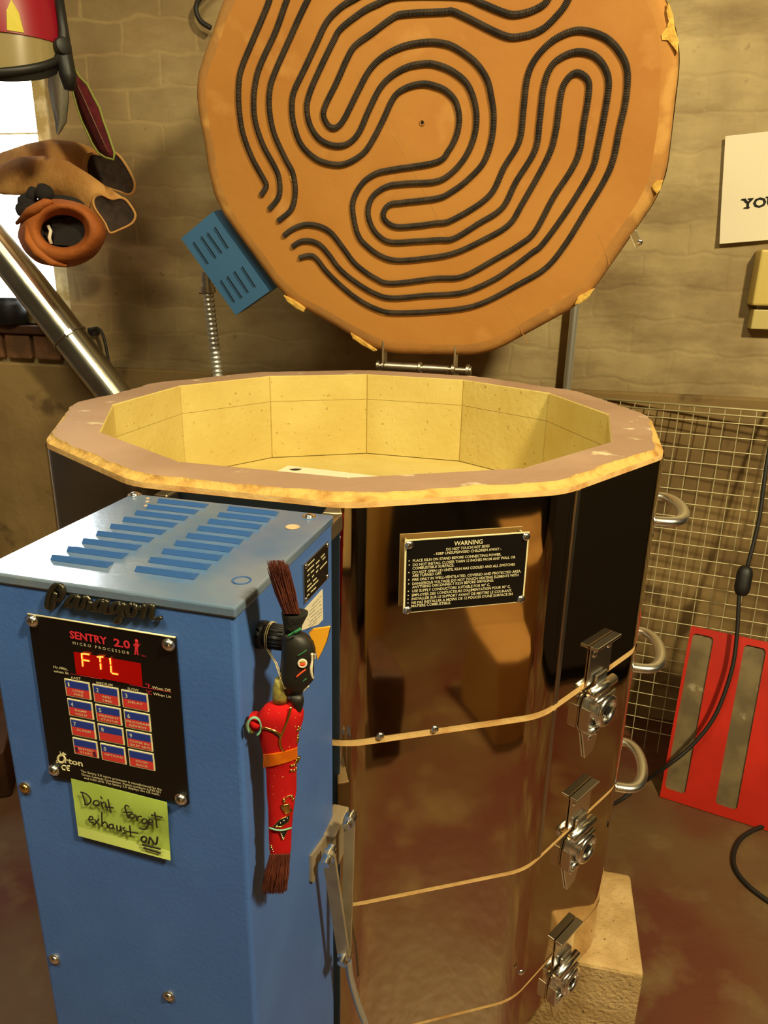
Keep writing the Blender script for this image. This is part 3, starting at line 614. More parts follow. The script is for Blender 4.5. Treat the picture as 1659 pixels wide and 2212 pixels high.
# louvres: two columns of nine
def bl(P): q = P - P_FR; return (-q.dot(BR_), -q.dot(BN))
l0 = bl(tpx(320 * .33755, 1040 + 505 * .33755)); l1 = bl(tpx(690 * .33755, 1040 + 552 * .33755)); l8 = bl(tpx(1025 * .33755, 1040 + 140 * .33755))
m0 = bl(tpx(842 * .33755, 1040 + 590 * .33755)); m1 = bl(tpx(1230 * .33755, 1040 + 638 * .33755))
def TP(l, d, z=0): return P_FR - BR_ * l - BN * d + UP * z
for (la, lb) in ((l0[0], l1[0]), (m0[0], m1[0])):
    for k in range(9):
        d = l0[1] + (l8[1] - l0[1]) * k / 8; m_ = MB()
        a0, a1 = la, lb; h = .0042; e = (a0 - a1) * .03
        A, B, C, D = TP(a0, d, .0002), TP(a1, d, .0002), TP(a1 + e, d + .0012, h), TP(a0 - e, d + .0012, h); Ep, F = TP(a1 + e, d + .011, .0001), TP(a0 - e, d + .011, .0001)
        m_.add([A, B, C, D, Ep, F], [(0, 1, 2, 3), (3, 2, 4, 5), (0, 3, 5), (1, 4, 2)], BLUED)
        finish('louver', m_, tops)
for u, v in ((291, 1070), (668, 1117)):
    P = tpx(u, v); m_ = MB(); m_.cyl(P, P + UP * .0009, .0062, CHROME, 18); m_.dome(P + UP * .0009, UP, .0042, CHROME); finish('screw', m_, tops)
for u, v, r in ((632, 1138, .0055), (522, 1253, .0062)):
    m_ = MB(); P = tpx(u, v, .0004); m_.tube([P + BR_ * (r * math.cos(t)) + BN * (r * math.sin(t)) for t in [i * math.pi / 10 for i in range(20)]], .0007, TANSPOT if r < .006 else BLUED, 5, closed=True, flat=.3, up=UP)
    if r < .006: m_.cyl(P - UP * .0004, P, r, TANSPOT, 20)
    finish('plug_hole', m_, tops)
for u, v in ((319, 1076), (318, 1083), (315, 1092)): P = tpx(u, v, .0002); m_ = MB(); m_.cyl(P - UP * .0002, P + UP * .0002, .0018, TANSPOT, 10); finish('pin_hole', m_, tops)
# front screws
for u, v in ((55, 1701), (119, 2071), (366, 2151)):
    P = bpx(u, v); m_ = MB(); m_.cyl(P, P + BN * .0012, .0052, DULL, 18); m_.dome(P + BN * .001, BN, .0036, GOLD if v == 1701 else CHROME); finish('screw', m_, cbx)
# black control panel
KP = lambda x, y: (50 + x * .22302, 1310 + y * .22302)
pc = [bpx(u, v, .0014) for u, v in ((60, 1326), (379, 1377), (408, 1737), (110, 1676))]
m_ = MB(); m_.poly([p - BN * .0012 for p in pc], BN * .0014, BLACK); m_.tube([pc[0], pc[1]], .0007, CREAM, 6); PANEL = finish('control_panel', m_, cbx)
PD = .0018
def ppx(u, v, d=PD): return BN if u is None else bpx(u, v, d)
kp = lambda x, y, d=PD: bpx(*KP(x, y), d)
for x, y in ((93, 137), (1412, 368), (303, 1582), (1532, 1863)):
    P = kp(x, y); m_ = MB(); m_.cyl(P, P + BN * .0008, .0048, CHROME, 18); m_.dome(P + BN * .0006, BN, .0042, CHROME, .75); finish('screw', m_, PANEL)
keys = (('1', ('CONE', 'FIRE')), ('2', ('ADD', 'TIME')), ('3', ('DELAY', '')), ('4', ('RAMP', 'HOLD')), ('5', ('PRESENT', 'STATUS')), ('6', ('PROGRAM', 'REVIEW')), ('7', ('ALARM', '')), ('8', ('', '')), ('9', ('CONE #s/', 'SKIP SEG')), ('', ('ENTER/', 'START')), ('0', ('OPTIONS', '')), ('', ('STOP/', 'BACK')))
KTL = ((400, 697), (672, 748), (950, 803), (428, 888), (698, 943), (975, 998), (455, 1078), (722, 1132), (997, 1190), (480, 1265), (748, 1320), (1018, 1378))
KBR = ((662, 905), (940, 965), (1222, 1020), (688, 1097), (962, 1155), (1243, 1215), (712, 1287), (985, 1342), (1260, 1405), (735, 1470), (1003, 1530), (1280, 1592))
wid = {'CONE': .46, 'FIRE': .37, 'ADD': .36, 'TIME': .40, 'DELAY': .56, 'RAMP': .48, 'HOLD': .46, 'PRESENT': .80, 'STATUS': .68, 'PROGRAM': .88, 'REVIEW': .68, 'ALARM': .58, 'CONE #s/': .80, 'SKIP SEG': .80, 'ENTER/': .62, 'START': .52, 'OPTIONS': .76, 'STOP/': .5, 'BACK': .46}
for (num, (t1, t2)), tl, br in zip(keys, KTL, KBR):
    A = kp(*tl); B = kp(*br); w = (B - A).dot(BR_); h = -(B - A).z; m_ = MB()
    R = lambda x, y, d=0: A + BR_ * (x * w) - UP * (y * h) + BN * d
    q = lambda x0, y0, x1, y1, d, mt, e: m_.poly([R(x0, y1, d), R(x1, y1, d), R(x1, y0, d), R(x0, y0, d)], BN * e, mt)
    q(0, 0, 1, 1, -.0008, CREAM, .0012); q(.045, .06, .955, .46, .0004, KBLU, .0002); q(.045, .475, .955, .94, .0004, KRED, .0002)
    if num: m_.text(num, R(.14, .40, .0007), BR_, UP, .10 * w * (.6 if num == '1' else 1), .25 * h, WHITE, 0, .01)
    if t1: m_.text(t1, R(.52 - wid[t1] / 2, .66, .0007), BR_, UP, wid[t1] * w, .125 * h, CREAM, 0, .008)
    if t2: m_.text(t2, R(.52 - wid[t2] / 2, .87, .0007), BR_, UP, wid[t2] * w, .125 * h, CREAM, 0, .008)
    if t1 == 'ENTER/':
        for x, y in ((.13, .6), (.14, .74), (.86, .66), (.88, .82)): q(x - .05, y - .06, x + .05, y + .06, .0008, KPUR, .0001)
    finish('key', m_, PANEL)
# display with lit letters
m_ = MB(); dq = [kp(*p) for p in ((490, 440), (1138, 553), (1155, 772), (515, 650))]
m_.poly([p - BN * .0006 for p in dq], BN * .0008, DISP)
def segs(mb, strokes, r=.0006):
    for s in strokes: mb.tube([kp(x, y, PD + .0006) for x, y in s], r, SEG, 8, flat=.5, up=BN)
segs(m_, (((566, 455), (570, 515)), ((572, 525), (577, 580)), ((575, 458), (640, 466)), ((580, 518), (640, 530)), ((715, 488), (775, 490)), ((742, 492), (746, 540)), ((748, 555), (752, 610)), ((840, 503), (846, 560)), ((848, 575), (852, 640)), ((860, 648), (918, 660))))
finish('display', m_, PANEL)
lt = MB(); pl = lambda u, v: BN if u is None else bpx(u, v, PD)
wline(lt, 'SENTRY', (460, 300), (822, 366), 72, KP, pl, REDI, .03); wline(lt, '2.0', (885, 378), (1045, 405), 76, KP, pl, REDI, .03)
wline(lt, 'M I C R O   P R O C E S S O R', (488, 362), (1035, 462), 28, KP, pl, CREAM, .0)
wline(lt, 'TM', (1150, 480), (1190, 488), 16, KP, pl, REDI, 0)
wline(lt, 'Hr./Min.', (300, 592), (440, 618), 26, KP, pl, CREAM, .01); wline(lt, 'when lit', (302, 632), (448, 656), 26, KP, pl, CREAM, .01)
wline(lt, 'FAST', (475, 698), (566, 708), 24, KP, pl, CREAM, .01); wline(lt, 'MEDIUM', (716, 745), (872, 770), 24, KP, pl, CREAM, .01); wline(lt, 'SLOW', (1018, 802), (1126, 820), 24, KP, pl, CREAM, .01)
wline(lt, '°F', (1190, 775), (1238, 785), 38, KP, pl, REDI, .01); wline(lt, 'When Off', (1255, 792), (1435, 822), 27, KP, pl, CREAM, .01)
wline(lt, '°C', (1195, 840), (1252, 852), 38, KP, pl, REDI, .01); wline(lt, 'When Lit', (1265, 852), (1437, 884), 27, KP, pl, CREAM, .01)
for a, b in (((455, 652), (765, 705)), ((1030, 758), (1435, 832))): lt.tube([kp(*a), kp(*b)], .00018, REDI, 4, flat=.3, up=BN)
wline(lt, 'rton', (408, 1508), (585, 1545), 56, KP, pl, CREAM, .03)
lt.tube([kp(370 + 34 * math.cos(t), 1478 + 36 * math.sin(t)) for t in [i * math.pi / 8 for i in range(16)]], .0011, CREAM, 6, closed=True, flat=.2, up=BN)
lt.poly([kp(355, 1445), kp(418, 1437), kp(385, 1412)][::-1], BN * .0002, CREAM); lt.poly([kp(355, 1400), kp(362, 1440), kp(370, 1438)], BN * .0002, CREAM)
lt.tube([kp(330 + 10 * math.cos(t), 1503 + 11 * math.sin(t)) for t in [i * math.pi / 5 for i in range(10)]], .0003, CREAM, 4, closed=True, flat=.2, up=BN)
lt.tube([kp(412, 1545), kp(388, 1540), kp(372, 1558), kp(385, 1580), kp(408, 1585)], .0007, CREAM, 5, flat=.3, up=BN)
lt.tube([kp(452, 1548), kp(430, 1545), kp(420, 1562), kp(430, 1588), kp(450, 1592)], .0007, CREAM, 5, flat=.3, up=BN); lt.tube([kp(424, 1566), kp(446, 1570)], .0006, CREAM, 5, flat=.3, up=BN)
for row, a, b in (('The Sentry 2.0 micro processor is manufactured by the', (565, 1598), (1347, 1780)), ('Orton Ceramic Foundation. Patent numbers 4,730,101', (572, 1630), (1335, 1805)), ('and 4,461,010. The Sentry 2.0 displays the CE mark.', (595, 1664), (1328, 1828))):
    wline(lt, row, a, b, 22, KP, pl, CREAM, .012)
for st_ in (((1100, 335), (1098, 360)), ): pass
lt.ball(kp(1097, 338), .0013, .0004, .0015, REDI, 10, 6, (BR_, BN, UP))
lt.poly([kp(1078, 366), kp(1084, 395), kp(1080, 460), kp(1072, 466), kp(1092, 466), kp(1098, 415), kp(1106, 466), kp(1124, 470), kp(1113, 458), kp(1112, 400), kp(1122, 385), kp(1140, 360), kp(1118, 372), kp(1112, 356), kp(1086, 352), kp(1066, 372), kp(1072, 385)][::-1], BN * .0002, REDI)
finish('lettering', lt, PANEL)
# raised script nameplate
lg = MB(); KL = lambda x, y: bpx(85 + x * .16878, 1245 + y * .16878, .0024)
for s in (((218, 205), (190, 290), (165, 385), (130, 415), (106, 380), (112, 300), (142, 195), (200, 115), (255, 105), (298, 150), (304, 230), (275, 285), (222, 308)),
          ((505, 250), (430, 252), (366, 310), (356, 366), (395, 382), (450, 340), (498, 256)), ((512, 250), (478, 345), (486, 398), (530, 402), (568, 350), (598, 255)), ((598, 255), (632, 292), (660, 312)), ((662, 318), (640, 395), (664, 428), (704, 405)),
          ((832, 308), (765, 315), (712, 370), (716, 428), (755, 442), (802, 400), (830, 312)), ((876, 305), (846, 395), (852, 452), (892, 466), (930, 440)),
          ((1040, 338), (978, 345), (928, 400), (932, 452), (966, 466), (1012, 430), (1042, 345)), ((1088, 340), (1060, 440), (1034, 520), (1010, 582), (982, 578), (1004, 540), (1095, 488)),
          ((1190, 352), (1134, 400), (1128, 468), (1172, 502), (1226, 460), (1236, 390), (1190, 352)), ((1232, 418), (1310, 392)), ((1362, 360), (1338, 440), (1318, 525)), ((1345, 430), (1400, 372), (1452, 376), (1444, 450), (1442, 525), (1500, 543), (1572, 528))):
    P = smoothpath([KL(*p) for p in s], .0012); rr = []
    for i in range(len(P)):
        d = P[min(i + 1, len(P) - 1)] - P[max(i - 1, 0)]; rr.append(.0010 + .0013 * abs(d.z) / max(d.length, 1e-6))
    lg.tube(P, rr, LOGO, 8, flat=.9, up=BN)
finish('nameplate', lg, cbx)
# black fluted knob on the right face, rating plate, paper sticker
K0 = rpx(562, 1370); KT = K0 + RN * .021
m_ = MB(); m_.cyl(K0, K0 + RN * .005, .0100, RUBBER, 26, bev=.0012); m_.cyl(K0 + RN * .004, KT, .0086, RUBBER, 26, bev=.0016)
for i in range(20):
    t = 2 * math.pi * i / 20; d_ = (UP * math.cos(t) + HN * math.sin(t)) * .0085; m_.tube([K0 + RN * .008 + d_, KT - RN * .002 + d_], .0006, RUBBER, 6)
finish('knob', m_, cbx)
rp = [rpx(u, v, .0012) for u, v in ((656, 1221), (709, 1169), (709, 1249), (658, 1305))]
m_ = MB(); m_.poly([p - RN * .001 for p in rp], RN * .001, DULL); c_ = sum(rp, V()) / 4; m_.poly([c_ + (p - c_) * .95 + RN * .00005 for p in rp], RN * .0003, BLACK); RPL = finish('rating_plate', m_, cbx)
KR = lambda x, y: (480 + x * .18088, 1160 + y * .18088)
rl = lambda u, v: RN if u is None else rpx(u, v, .0015)
m_ = MB()
for a, b in (((1018, 352), (1105, 265)), ((1120, 322), (1165, 275)), ((1180, 250), (1226, 200)), ((1018, 412), (1100, 330)), ((1125, 372), (1160, 335)), ((1200, 272), (1235, 235)), ((1020, 470), (1045, 442)), ((1060, 430), (1102, 390)), ((1122, 425), (1150, 395)), ((1170, 385), (1255, 290)),
             ((1018, 540), (1050, 505)), ((1075, 480), (1100, 452)), ((1018, 600), (1070, 550)), ((1085, 530), (1130, 490)), ((1018, 650), (1150, 515)), ((1018, 705), (1045, 680)), ((1060, 660), (1125, 600))):
    A = rpx(*KR(*a), .0016); B = rpx(*KR(*b), .0016); k_ = max(2, int((b[0] - a[0]) / 11))
    for i in range(k_): m_.tube([A.lerp(B, i / k_), A.lerp(B, (i + .6) / k_)], .0009, CREAM, 4, flat=.2, up=RN)
finish('lettering', m_, RPL)
for x, y in ((1003, 348), (1258, 95), (1258, 470), (1003, 745)):
    m_ = MB(); m_.dome(rpx(*KR(x, y), .0015), RN, .0022, CHROME); finish('rivet', m_, RPL)
sp = [rpx(u, v, .0006) for u, v in ((654, 1321), (697, 1273), (698, 1338), (688, 1349), (652, 1362))]
m_ = MB(); m_.poly([p - RN * .0005 for p in sp], RN * .0005, PAPER)
for a, b in (((1070, 830), (1185, 700)), ((1045, 890), (1185, 755)), ((1035, 935), (1190, 800)), ((1025, 985), (1195, 850)), ((1040, 1020), (1190, 890)), ((1030, 1060), (1185, 930)), ((1020, 1105), (1130, 1005))):
    A = rpx(*KR(*a), .0007); B = rpx(*KR(*b), .0007)
    for i in range(0, 16):
        if noise.noise(V((i * 1.7, a[1], 0))) > -.25: m_.tube([A.lerp(B, i / 16), A.lerp(B, (i + .72) / 16)], .00028, INK, 4, flat=.3, up=RN)
finish('sticker', m_, cbx)
# hinged support arms between cabinet and kiln
def apx(u, v, r): return hit(u, v, HN * -r, HN)
m_ = MB(); q = [rpx(u, v, .003) for u, v in ((674, 1850), (707, 1803), (711, 1830), (685, 1868), (679, 1907), (674, 1905))]
m_.poly([p - RN * .0028 for p in q], RN * .003, ARM); BRK = finish('bracket_plate', m_, cbx)
def arm(pa, pb, ra, rb, w, nm='support_arm'):
    A = apx(*pa, ra); B = apx(*pb, rb); d = (B - A).normalized(); s = (RN - d * RN.dot(d)).normalized(); nn = d.cross(s)
    m_ = MB(); out = []
    for t in range(13): a_ = math.pi * t / 12; out.append(A + s * (w * math.cos(a_)) - d * (w * math.sin(a_)))
    for t in range(13): a_ = math.pi * t / 12; out.append(B - s * (w * math.cos(a_)) + d * (w * math.sin(a_)))
    m_.poly(out, nn * .004, ARM); o = finish(nm, m_, cbx)
    for P in (A, B):
        b_ = MB(); b_.cyl(P - nn * .008, P + nn * .012, .0042, CHROME, 6); b_.cyl(P - nn * .002, P + nn * .005, .0062, CHROME, 18); finish('bolt', b_, o)
    return o
arm((712, 1845), (744, 2058), .50, .475, .0062); arm((757, 1768), (749, 2062), .47, .47, .0050)
m_ = MB(); A = apx(737, 1738, .425); m_.box(A - RN * .009, RN * .018, BN * .045, -UP * .045, ARM, .002); finish('kiln_bracket', m_, cbx)
m_ = MB(); A = apx(694, 1112, .44); m_.box(A - RN * .010 - UP * .024, RN * .020, HN * .03, UP * .016, DULL, .002); finish('mounting_bracket', m_, cbx)
m_ = MB(); m_.box(P_BR - BR_ * BW + HN * .004 - UP * .3, BR_ * .016, HN * .023, UP * .29, STRIP, .002); finish('mounting_bracket', m_, cbx)
m_ = MB(); m_.tube(smoothpath([apx(752, 2072, .46), apx(757, 2110, .455), apx(772, 2165, .45), apx(793, 2225, .45), apx(805, 2300, .45)], .01), .0038, EMT, 8); solo('grey_cable', m_, 'thin grey cable running down beneath the hinged support arms', 'cable')
# green sticky note with handwriting
m_ = MB(); nc = [(153, 1681), (360, 1734), (368, 1859), (169.4, 1805.6)]
G = []
for i in range(13):
    row = []
    for j in range(13):
        s, t = i / 12, j / 12
        u = (nc[0][0] * (1 - t) + nc[1][0] * t) * (1 - s) + (nc[3][0] * (1 - t) + nc[2][0] * t) * s; v = (nc[0][1] * (1 - t) + nc[1][1] * t) * (1 - s) + (nc[3][1] * (1 - t) + nc[2][1] * t) * s
        row.append(bpx(u, v, .0022 + .0010 * math.sin(s * 7) * (t - .2) + .004 * max(0, s - .84)))
    G.append(row)
m_.grid(G[:11], NOTE, False, True); m_.grid(G[10:], NOTE2, False, True)
m_.grid([[p - BN * .0006 for p in r] for r in G], NOTE2, False, True)
NOTEO = solo('sticky_note', m_, "green sticky note reading Don't forget exhaust ON stuck under the black keypad", 'note')
KN = lambda x, y: bpx(100 + x * .19289, 1660 + y * .19289, .0040)
def circ(x, y, rx, ry, a0=0, a1=360, n=14): return [(x + rx * math.cos(math.radians(a0 + (a1 - a0) * i / n)), y + ry * math.sin(math.radians(a0 + (a1 - a0) * i / n))) for i in range(n + 1)]
st = [[(402, 272), (420, 335), (440, 402)], [(382, 265), (440, 282), (490, 330), (494, 378), (462, 402), (425, 405)], circ(560, 388, 34, 28), [(610, 365), (622, 410), (634, 450)], [(612, 402), (645, 378), (668, 402), (686, 470)], [(608, 312), (628, 346)], [(690, 345), (708, 430), (726, 500)], [(662, 428), (756, 442)],
      [(930, 432), (893, 412), (882, 440), (902, 505), (922, 560)], [(866, 490), (965, 490)], circ(962, 532, 32, 24), [(1003, 520), (1022, 590)], [(1012, 560), (1040, 535), (1070, 540)], circ(1098, 590, 28, 26), [(1122, 568), (1136, 640), (1102, 682), (1036, 664)], [(1142, 604), (1190, 600), (1182, 572), (1150, 578), (1148, 616), (1196, 632)], [(1214, 490), (1228, 580), (1241, 666)], [(1174, 520), (1310, 552)],
      [(472, 570), (520, 572), (512, 538), (484, 545), (484, 590), (532, 606)], [(540, 568), (586, 630)], [(592, 562), (540, 632)], [(620, 484), (622, 560), (626, 650)], [(628, 622), (655, 598), (680, 622), (686, 668)], circ(726, 648, 25, 24), [(748, 622), (752, 660), (768, 684)], [(790, 635), (796, 690), (826, 694), (832, 638), (842, 706)], [(882, 660), (856, 672), (884, 702), (880, 722), (850, 724)], [(934, 638), (940, 700), (946, 765)], [(898, 704), (1030, 726)],
      circ(1094, 792, 30, 30), [(1148, 842), (1160, 768)], [(1160, 768), (1226, 852), (1246, 764)], [(1074, 854), (1180, 878), (1280, 902)], [(1088, 890), (1180, 918), (1280, 950)]]
m_ = MB()
for s in st: m_.tube(smoothpath([KN(*p) for p in s], .0012), .0007 if s[0][1] < 760 else .0009, INK, 6, flat=.35, up=BN)
finish('handwriting', m_, NOTEO)
# ================================================================== THE PUPPET hanging from the knob
PN = V((CAM.x - KT.x, CAM.y - KT.y, 0)).normalized(); PX = UP.cross(PN)
PK = KT + PN * .022
def pp(u, v, d=0.0): return hit(u, v, PK + PN * d, PN)
Q1 = lambda x, y, d=0: pp(480 + x * .18088, 1160 + y * .18088, d)
Q2 = lambda x, y, d=0: pp(480 + x * .20802, 1500 + y * .20802, d)
pup = thing('puppet', 'small folk puppet in red cloth hanging from the black knob of the blue cabinet', 'puppet', Q2(560, 1680))
def rows(mb, R, Q, m, ratio=.7, seg=22, caps=(True, True), d=0):
    L_ = []
    for y, x0, x1 in R:
        A = Q(x0, y, d); B = Q(x1, y, d); c = (A + B) / 2; r = (B - A).length / 2
        L_.append([c + PX * (r * math.cos(t)) + PN * (r * ratio * math.sin(t)) for t in [2 * math.pi * k / seg for k in range(seg)]])
    mb.grid(L_, m, True, True, caps); return L_
m_ = MB(); rows(m_, ((72, 540, 690), (110, 440, 830), (190, 372, 848), (280, 370, 842), (420, 382, 792), (560, 412, 782), (620, 428, 780), (800, 456, 772), (1000, 462, 772), (1200, 478, 742), (1400, 482, 722), (1600, 488, 716), (1660, 500, 706), (1690, 560, 670)), Q2, PRED, .62); BODY = finish('red_dress', m_, pup)
def fr(x, y, ra=.62, d0=.0): return Q2(x, y, d0)
def prof(y):                                                  # left and right edge of the dress at a row
    T = ((72, 540, 690), (110, 440, 830), (190, 372, 848), (280, 370, 842), (420, 382, 792), (560, 412, 782), (620, 428, 780), (800, 456, 772), (1000, 462, 772), (1200, 478, 742), (1400, 482, 722), (1600, 488, 716), (1690, 560, 670))
    for a, b in zip(T, T[1:]):
        if a[0] <= y <= b[0]:
            f = (y - a[0]) / (b[0] - a[0]); return a[1] + (b[1] - a[1]) * f, a[2] + (b[2] - a[2]) * f
    return T[-1][1:]
def on(x, y, lift=.0008):
    x0, x1 = prof(y); c = (x0 + x1) / 2; h = (x1 - x0) / 2; f = max(-.98, min(.98, (x - c) / h)); r = (Q2(x1, y) - Q2(x0, y)).length / 2
    return Q2(x, y, r * .62 * math.sqrt(1 - f * f) + lift)
def line(mb, pts, r, m, fl=.5): mb.tube(smoothpath([on(*p) for p in pts], .0015), r, m, 6, flat=fl, up=PN)
m_ = MB(); line(m_, ((715, 130), (690, 230), (650, 340), (605, 450), (600, 510), (630, 580), (680, 610)), .0009, GOLD); line(m_, ((385, 360), (430, 350), (520, 372), (590, 410), (612, 450)), .0010, GOLD)
line(m_, ((706, 150), (680, 250), (640, 350), (600, 460), (612, 540)), .0004, SLOT); line(m_, ((410, 358), (500, 380), (570, 425), (605, 470)), .0004, SLOT); finish('braid_trim', m_, BODY)
L_ = []
for y0, y1 in ((0, 1),):
    for s in (0, 1):
        row = []
        for i in range(15):
            f = i / 14; x = 426 + (782 - 426) * f; yt = 625 - 70 * f ** 2; yb = 758 - 90 * f ** 1.5; row.append(on(x, yt if s == 0 else yb, .0014))
        L_.append(row)
m_ = MB(); m_.grid(L_, PSASH, False, True); m_.grid([[p - PN * .0012 for p in L_[0]], L_[0]], PSASH, False); m_.grid([L_[1], [p - PN * .0012 for p in L_[1]]], PSASH, False); finish('sash', m_, BODY)
m_ = MB()
for x, y in ((790, 340), (806, 355), (780, 372), (790, 430), (800, 470), (785, 455), (800, 490), (770, 690), (790, 660), (805, 690), (720, 740), (745, 735), (770, 770), (715, 790), (745, 790), (720, 1060), (640, 1095), (735, 1090), (645, 1115)): m_.ball(on(min(x, prof(y)[1] - 8), y, .0006), .0012, .0010, .0012, GOLD, 8, 6)
line(m_, ((760, 720), (785, 680), (800, 650)), .0013, GOLD, .7); line(m_, ((640, 1100), (670, 1070), (720, 1045), (738, 1085)), .0006, GOLD); line(m_, ((650, 1140), (665, 1190), (690, 1225)), .0034, GOLD, .3); finish('gold_ornament', m_, BODY)
m_ = MB()
for tri in (((525, 1375), (600, 1300), (705, 1250), (690, 1320), (610, 1375)), ((600, 1425), (672, 1420), (632, 1510)), ((492, 1560), (512, 1570), (545, 1660), (500, 1640))):
    c = (sum(p[0] for p in tri) / len(tri), sum(p[1] for p in tri) / len(tri)); P = [on(*p, .0006) for p in tri]; m_.add(P + [on(*c, .0012)], [(i, (i + 1) % len(P), len(P)) for i in range(len(P))], SLOT)
    m_.tube([on(*p, .001) for p in tri], .0004, GOLD, 5, closed=True)
    for i in range(4): a = tri[0]; b = tri[2]; m_.ball(on(a[0] + (b[0] - a[0]) * (i + 1) / 5 + 8, a[1] + (b[1] - a[1]) * (i + 1) / 5 + 10, .0014), .0004, .0004, .0004, WHITE, 6, 4)
finish('black_patch', m_, BODY)
m_ = MB(); m_.tube([on(486 + 232 * i / 12, 1385 + 26 * math.sin(math.pi * i / 12), .0012) for i in range(13)], .0007, PTEAL, 6); finish('teal_cord', m_, BODY)
m_ = MB(); A = Q2(372, 250); B = Q2(320, 330, -.002); m_.tube([A, (A + B) / 2, B], [.0062, .0056, .0046], PRED, 14); P = Q2(335, 330, .004)
for k in (0, .0012): m_.tube([P + PX * (.0044 * math.cos(t)) + UP * (.0072 * math.sin(t)) + PN * k for t in [i * math.pi / 10 for i in range(-4, 13)]], .0006, PTEAL, 6)
m_.ball(Q2(300, 330, .0), .0036, .003, .006, OLIVE, 12, 8, (PX, PN, UP)); finish('arm_stub', m_, pup)
def hair(nm, R0, R1, Q, n, r, parent, spread=10, m=PHAIR):
    mb = MB(); rnd = random.Random(5)
    for i in range(n):
        f = rnd.random(); d = (rnd.random() - .5) * .018; y0, a0, a1 = R0; y1, b0, b1 = R1
        g = min(1, max(0, f + rnd.uniform(-.12, .12))); yl = y1 + rnd.uniform(-.16, .10) * (y1 - y0)
        P0 = Q(a0 + (a1 - a0) * f, y0, d * .7); P2 = Q(b0 + (b1 - b0) * g + rnd.gauss(0, spread), yl, d * 1.2); P1 = P0.lerp(P2, .5) + PX * rnd.uniform(-.0012, .0012)
        mb.tube([P0, P1, P2], [r, r * .8, r * .25], m, 4, smooth=False)
    return finish(nm, mb, parent)
hair('hair_tuft', (1660, 500, 700), (2040, 418, 660), Q2, 420, .00055, pup)
hair('hair_tuft', (915, 735, 925), (330, 560, 760), Q1, 420, .00055, pup, 26)
m_ = MB(); rows(m_, ((1960, 600, 800), (1880, 598, 790), (1780, 604, 775), (1690, 630, 770)), Q1, OLIVE, .8); finish('neck', m_, pup)
m_ = MB(); HR_ = ((1140, 745, 940), (1180, 728, 1020), (1250, 716, 1090), (1340, 708, 1116), (1420, 704, 1112), (1500, 698, 1096), (1600, 690, 1098), (1700, 690, 1092), (1780, 715, 1020), (1850, 760, 965), (1900, 800, 940)); rows(m_, HR_, Q1, PBLK, .8); HEAD = finish('head', m_, pup)
m_ = MB(); rows(m_, ((1885, 800, 965), (1960, 815, 978), (2030, 850, 965), (2080, 880, 945), (2112, 900, 915)), Q1, PBLK, .8, d=.004); finish('beard', m_, HEAD)
m_ = MB(); rows(m_, ((900, 706, 1028), (935, 712, 1022), (1000, 722, 985), (1060, 732, 955), (1150, 742, 940)), Q1, PCLO, .7); finish('hat', m_, pup)
def hprof(y):
    for a, b in zip(HR_, HR_[1:]):
        if a[0] <= y <= b[0]: f = (y - a[0]) / (b[0] - a[0]); return a[1] + (b[1] - a[1]) * f, a[2] + (b[2] - a[2]) * f
    return HR_[-1][1:]
def hon(x, y, lift=.0008):
    x0, x1 = hprof(y); c = (x0 + x1) / 2; h = (x1 - x0) / 2; f = max(-.98, min(.98, (x - c) / h)); r = (Q1(x1, y) - Q1(x0, y)).length / 2
    return Q1(x, y, r * .8 * math.sqrt(1 - f * f) + lift)
def hl(mb, pts, r, m): mb.tube(smoothpath([hon(*p) for p in pts], .001), r, m, 6, flat=.5, up=PN)
m_ = MB(); hl(m_, ((900, 1420), (960, 1385), (1012, 1345)), .0004, PGRN); hl(m_, ((890, 1780), (950, 1735), (1008, 1690)), .0005, PGRN); hl(m_, ((885, 1675), (940, 1625), (1000, 1580)), .0006, PORR)
hl(m_, ((1072, 1390), (1070, 1480), (1062, 1580), (1068, 1650), (1082, 1695)), .0011, PCRM); hl(m_, ((960, 1840), (985, 1800), (1030, 1780)), .0014, PCRM); hl(m_, ((1104, 1395), (1106, 1440), (1102, 1465)), .0006, PCRM)
P = hon(958, 1505, .0005); n3 = PN; m_.tube([P + PX * (.0024 * math.cos(t)) + UP * (.0027 * math.sin(t)) + PN * .0006 for t in [i * math.pi / 10 for i in range(20)]], .0008, PCRM, 8, closed=True, flat=.5, up=PN)
m_.ball(P + PN * .0006 - UP * .0004, .0022, .0007, .0017, PORR, 14, 8, (PX, PN, UP)); m_.ball(P + PN * .0006 + UP * .0013, .0020, .0007, .0008, OLIVE, 12, 8, (PX, PN, UP)); finish('face_paint', m_, HEAD)
m_ = MB(); ep = [Q1(x, y, -.002) for x, y in ((1035, 1140), (1085, 1092), (1150, 1078), (1220, 1072), (1285, 1060), (1262, 1160), (1240, 1235), (1190, 1350), (1138, 1452), (1120, 1380), (1105, 1290), (1070, 1210))]
m_.poly(ep, PN * .0018, PORG); m_.tube([ep[4], ep[6], ep[8]], .0009, GOLD, 5); finish('ear_flap', m_, HEAD)
m_ = MB(); m_.tube([hon(790 + 150 * i / 8, 1185 - 90 * i / 8, .0012) if 1185 - 90 * i / 8 > 1140 else Q1(790 + 150 * i / 8, 1185 - 90 * i / 8, .0105) for i in range(9)], .0010, PGRN, 8); finish('green_band', m_, HEAD)
m_ = MB()
for k in (.0075, .0088):
    m_.tube([K0 + RN * k + (UP * math.cos(t) + HN * math.sin(t)) * .0098 for t in [i * math.pi / 12 for i in range(24)]], .00035, STRING, 6, closed=True)
A = K0 + RN * .0082 - UP * .0060 + BN * .0075
for dx in (-.0005, .0005): m_.tube([A + PX * dx, Q1(640, 1500, .0) + PX * dx, Q1(750, 1815, .006) + PX * dx], .0003, STRING, 6)
finish('hanging_string', m_, pup)
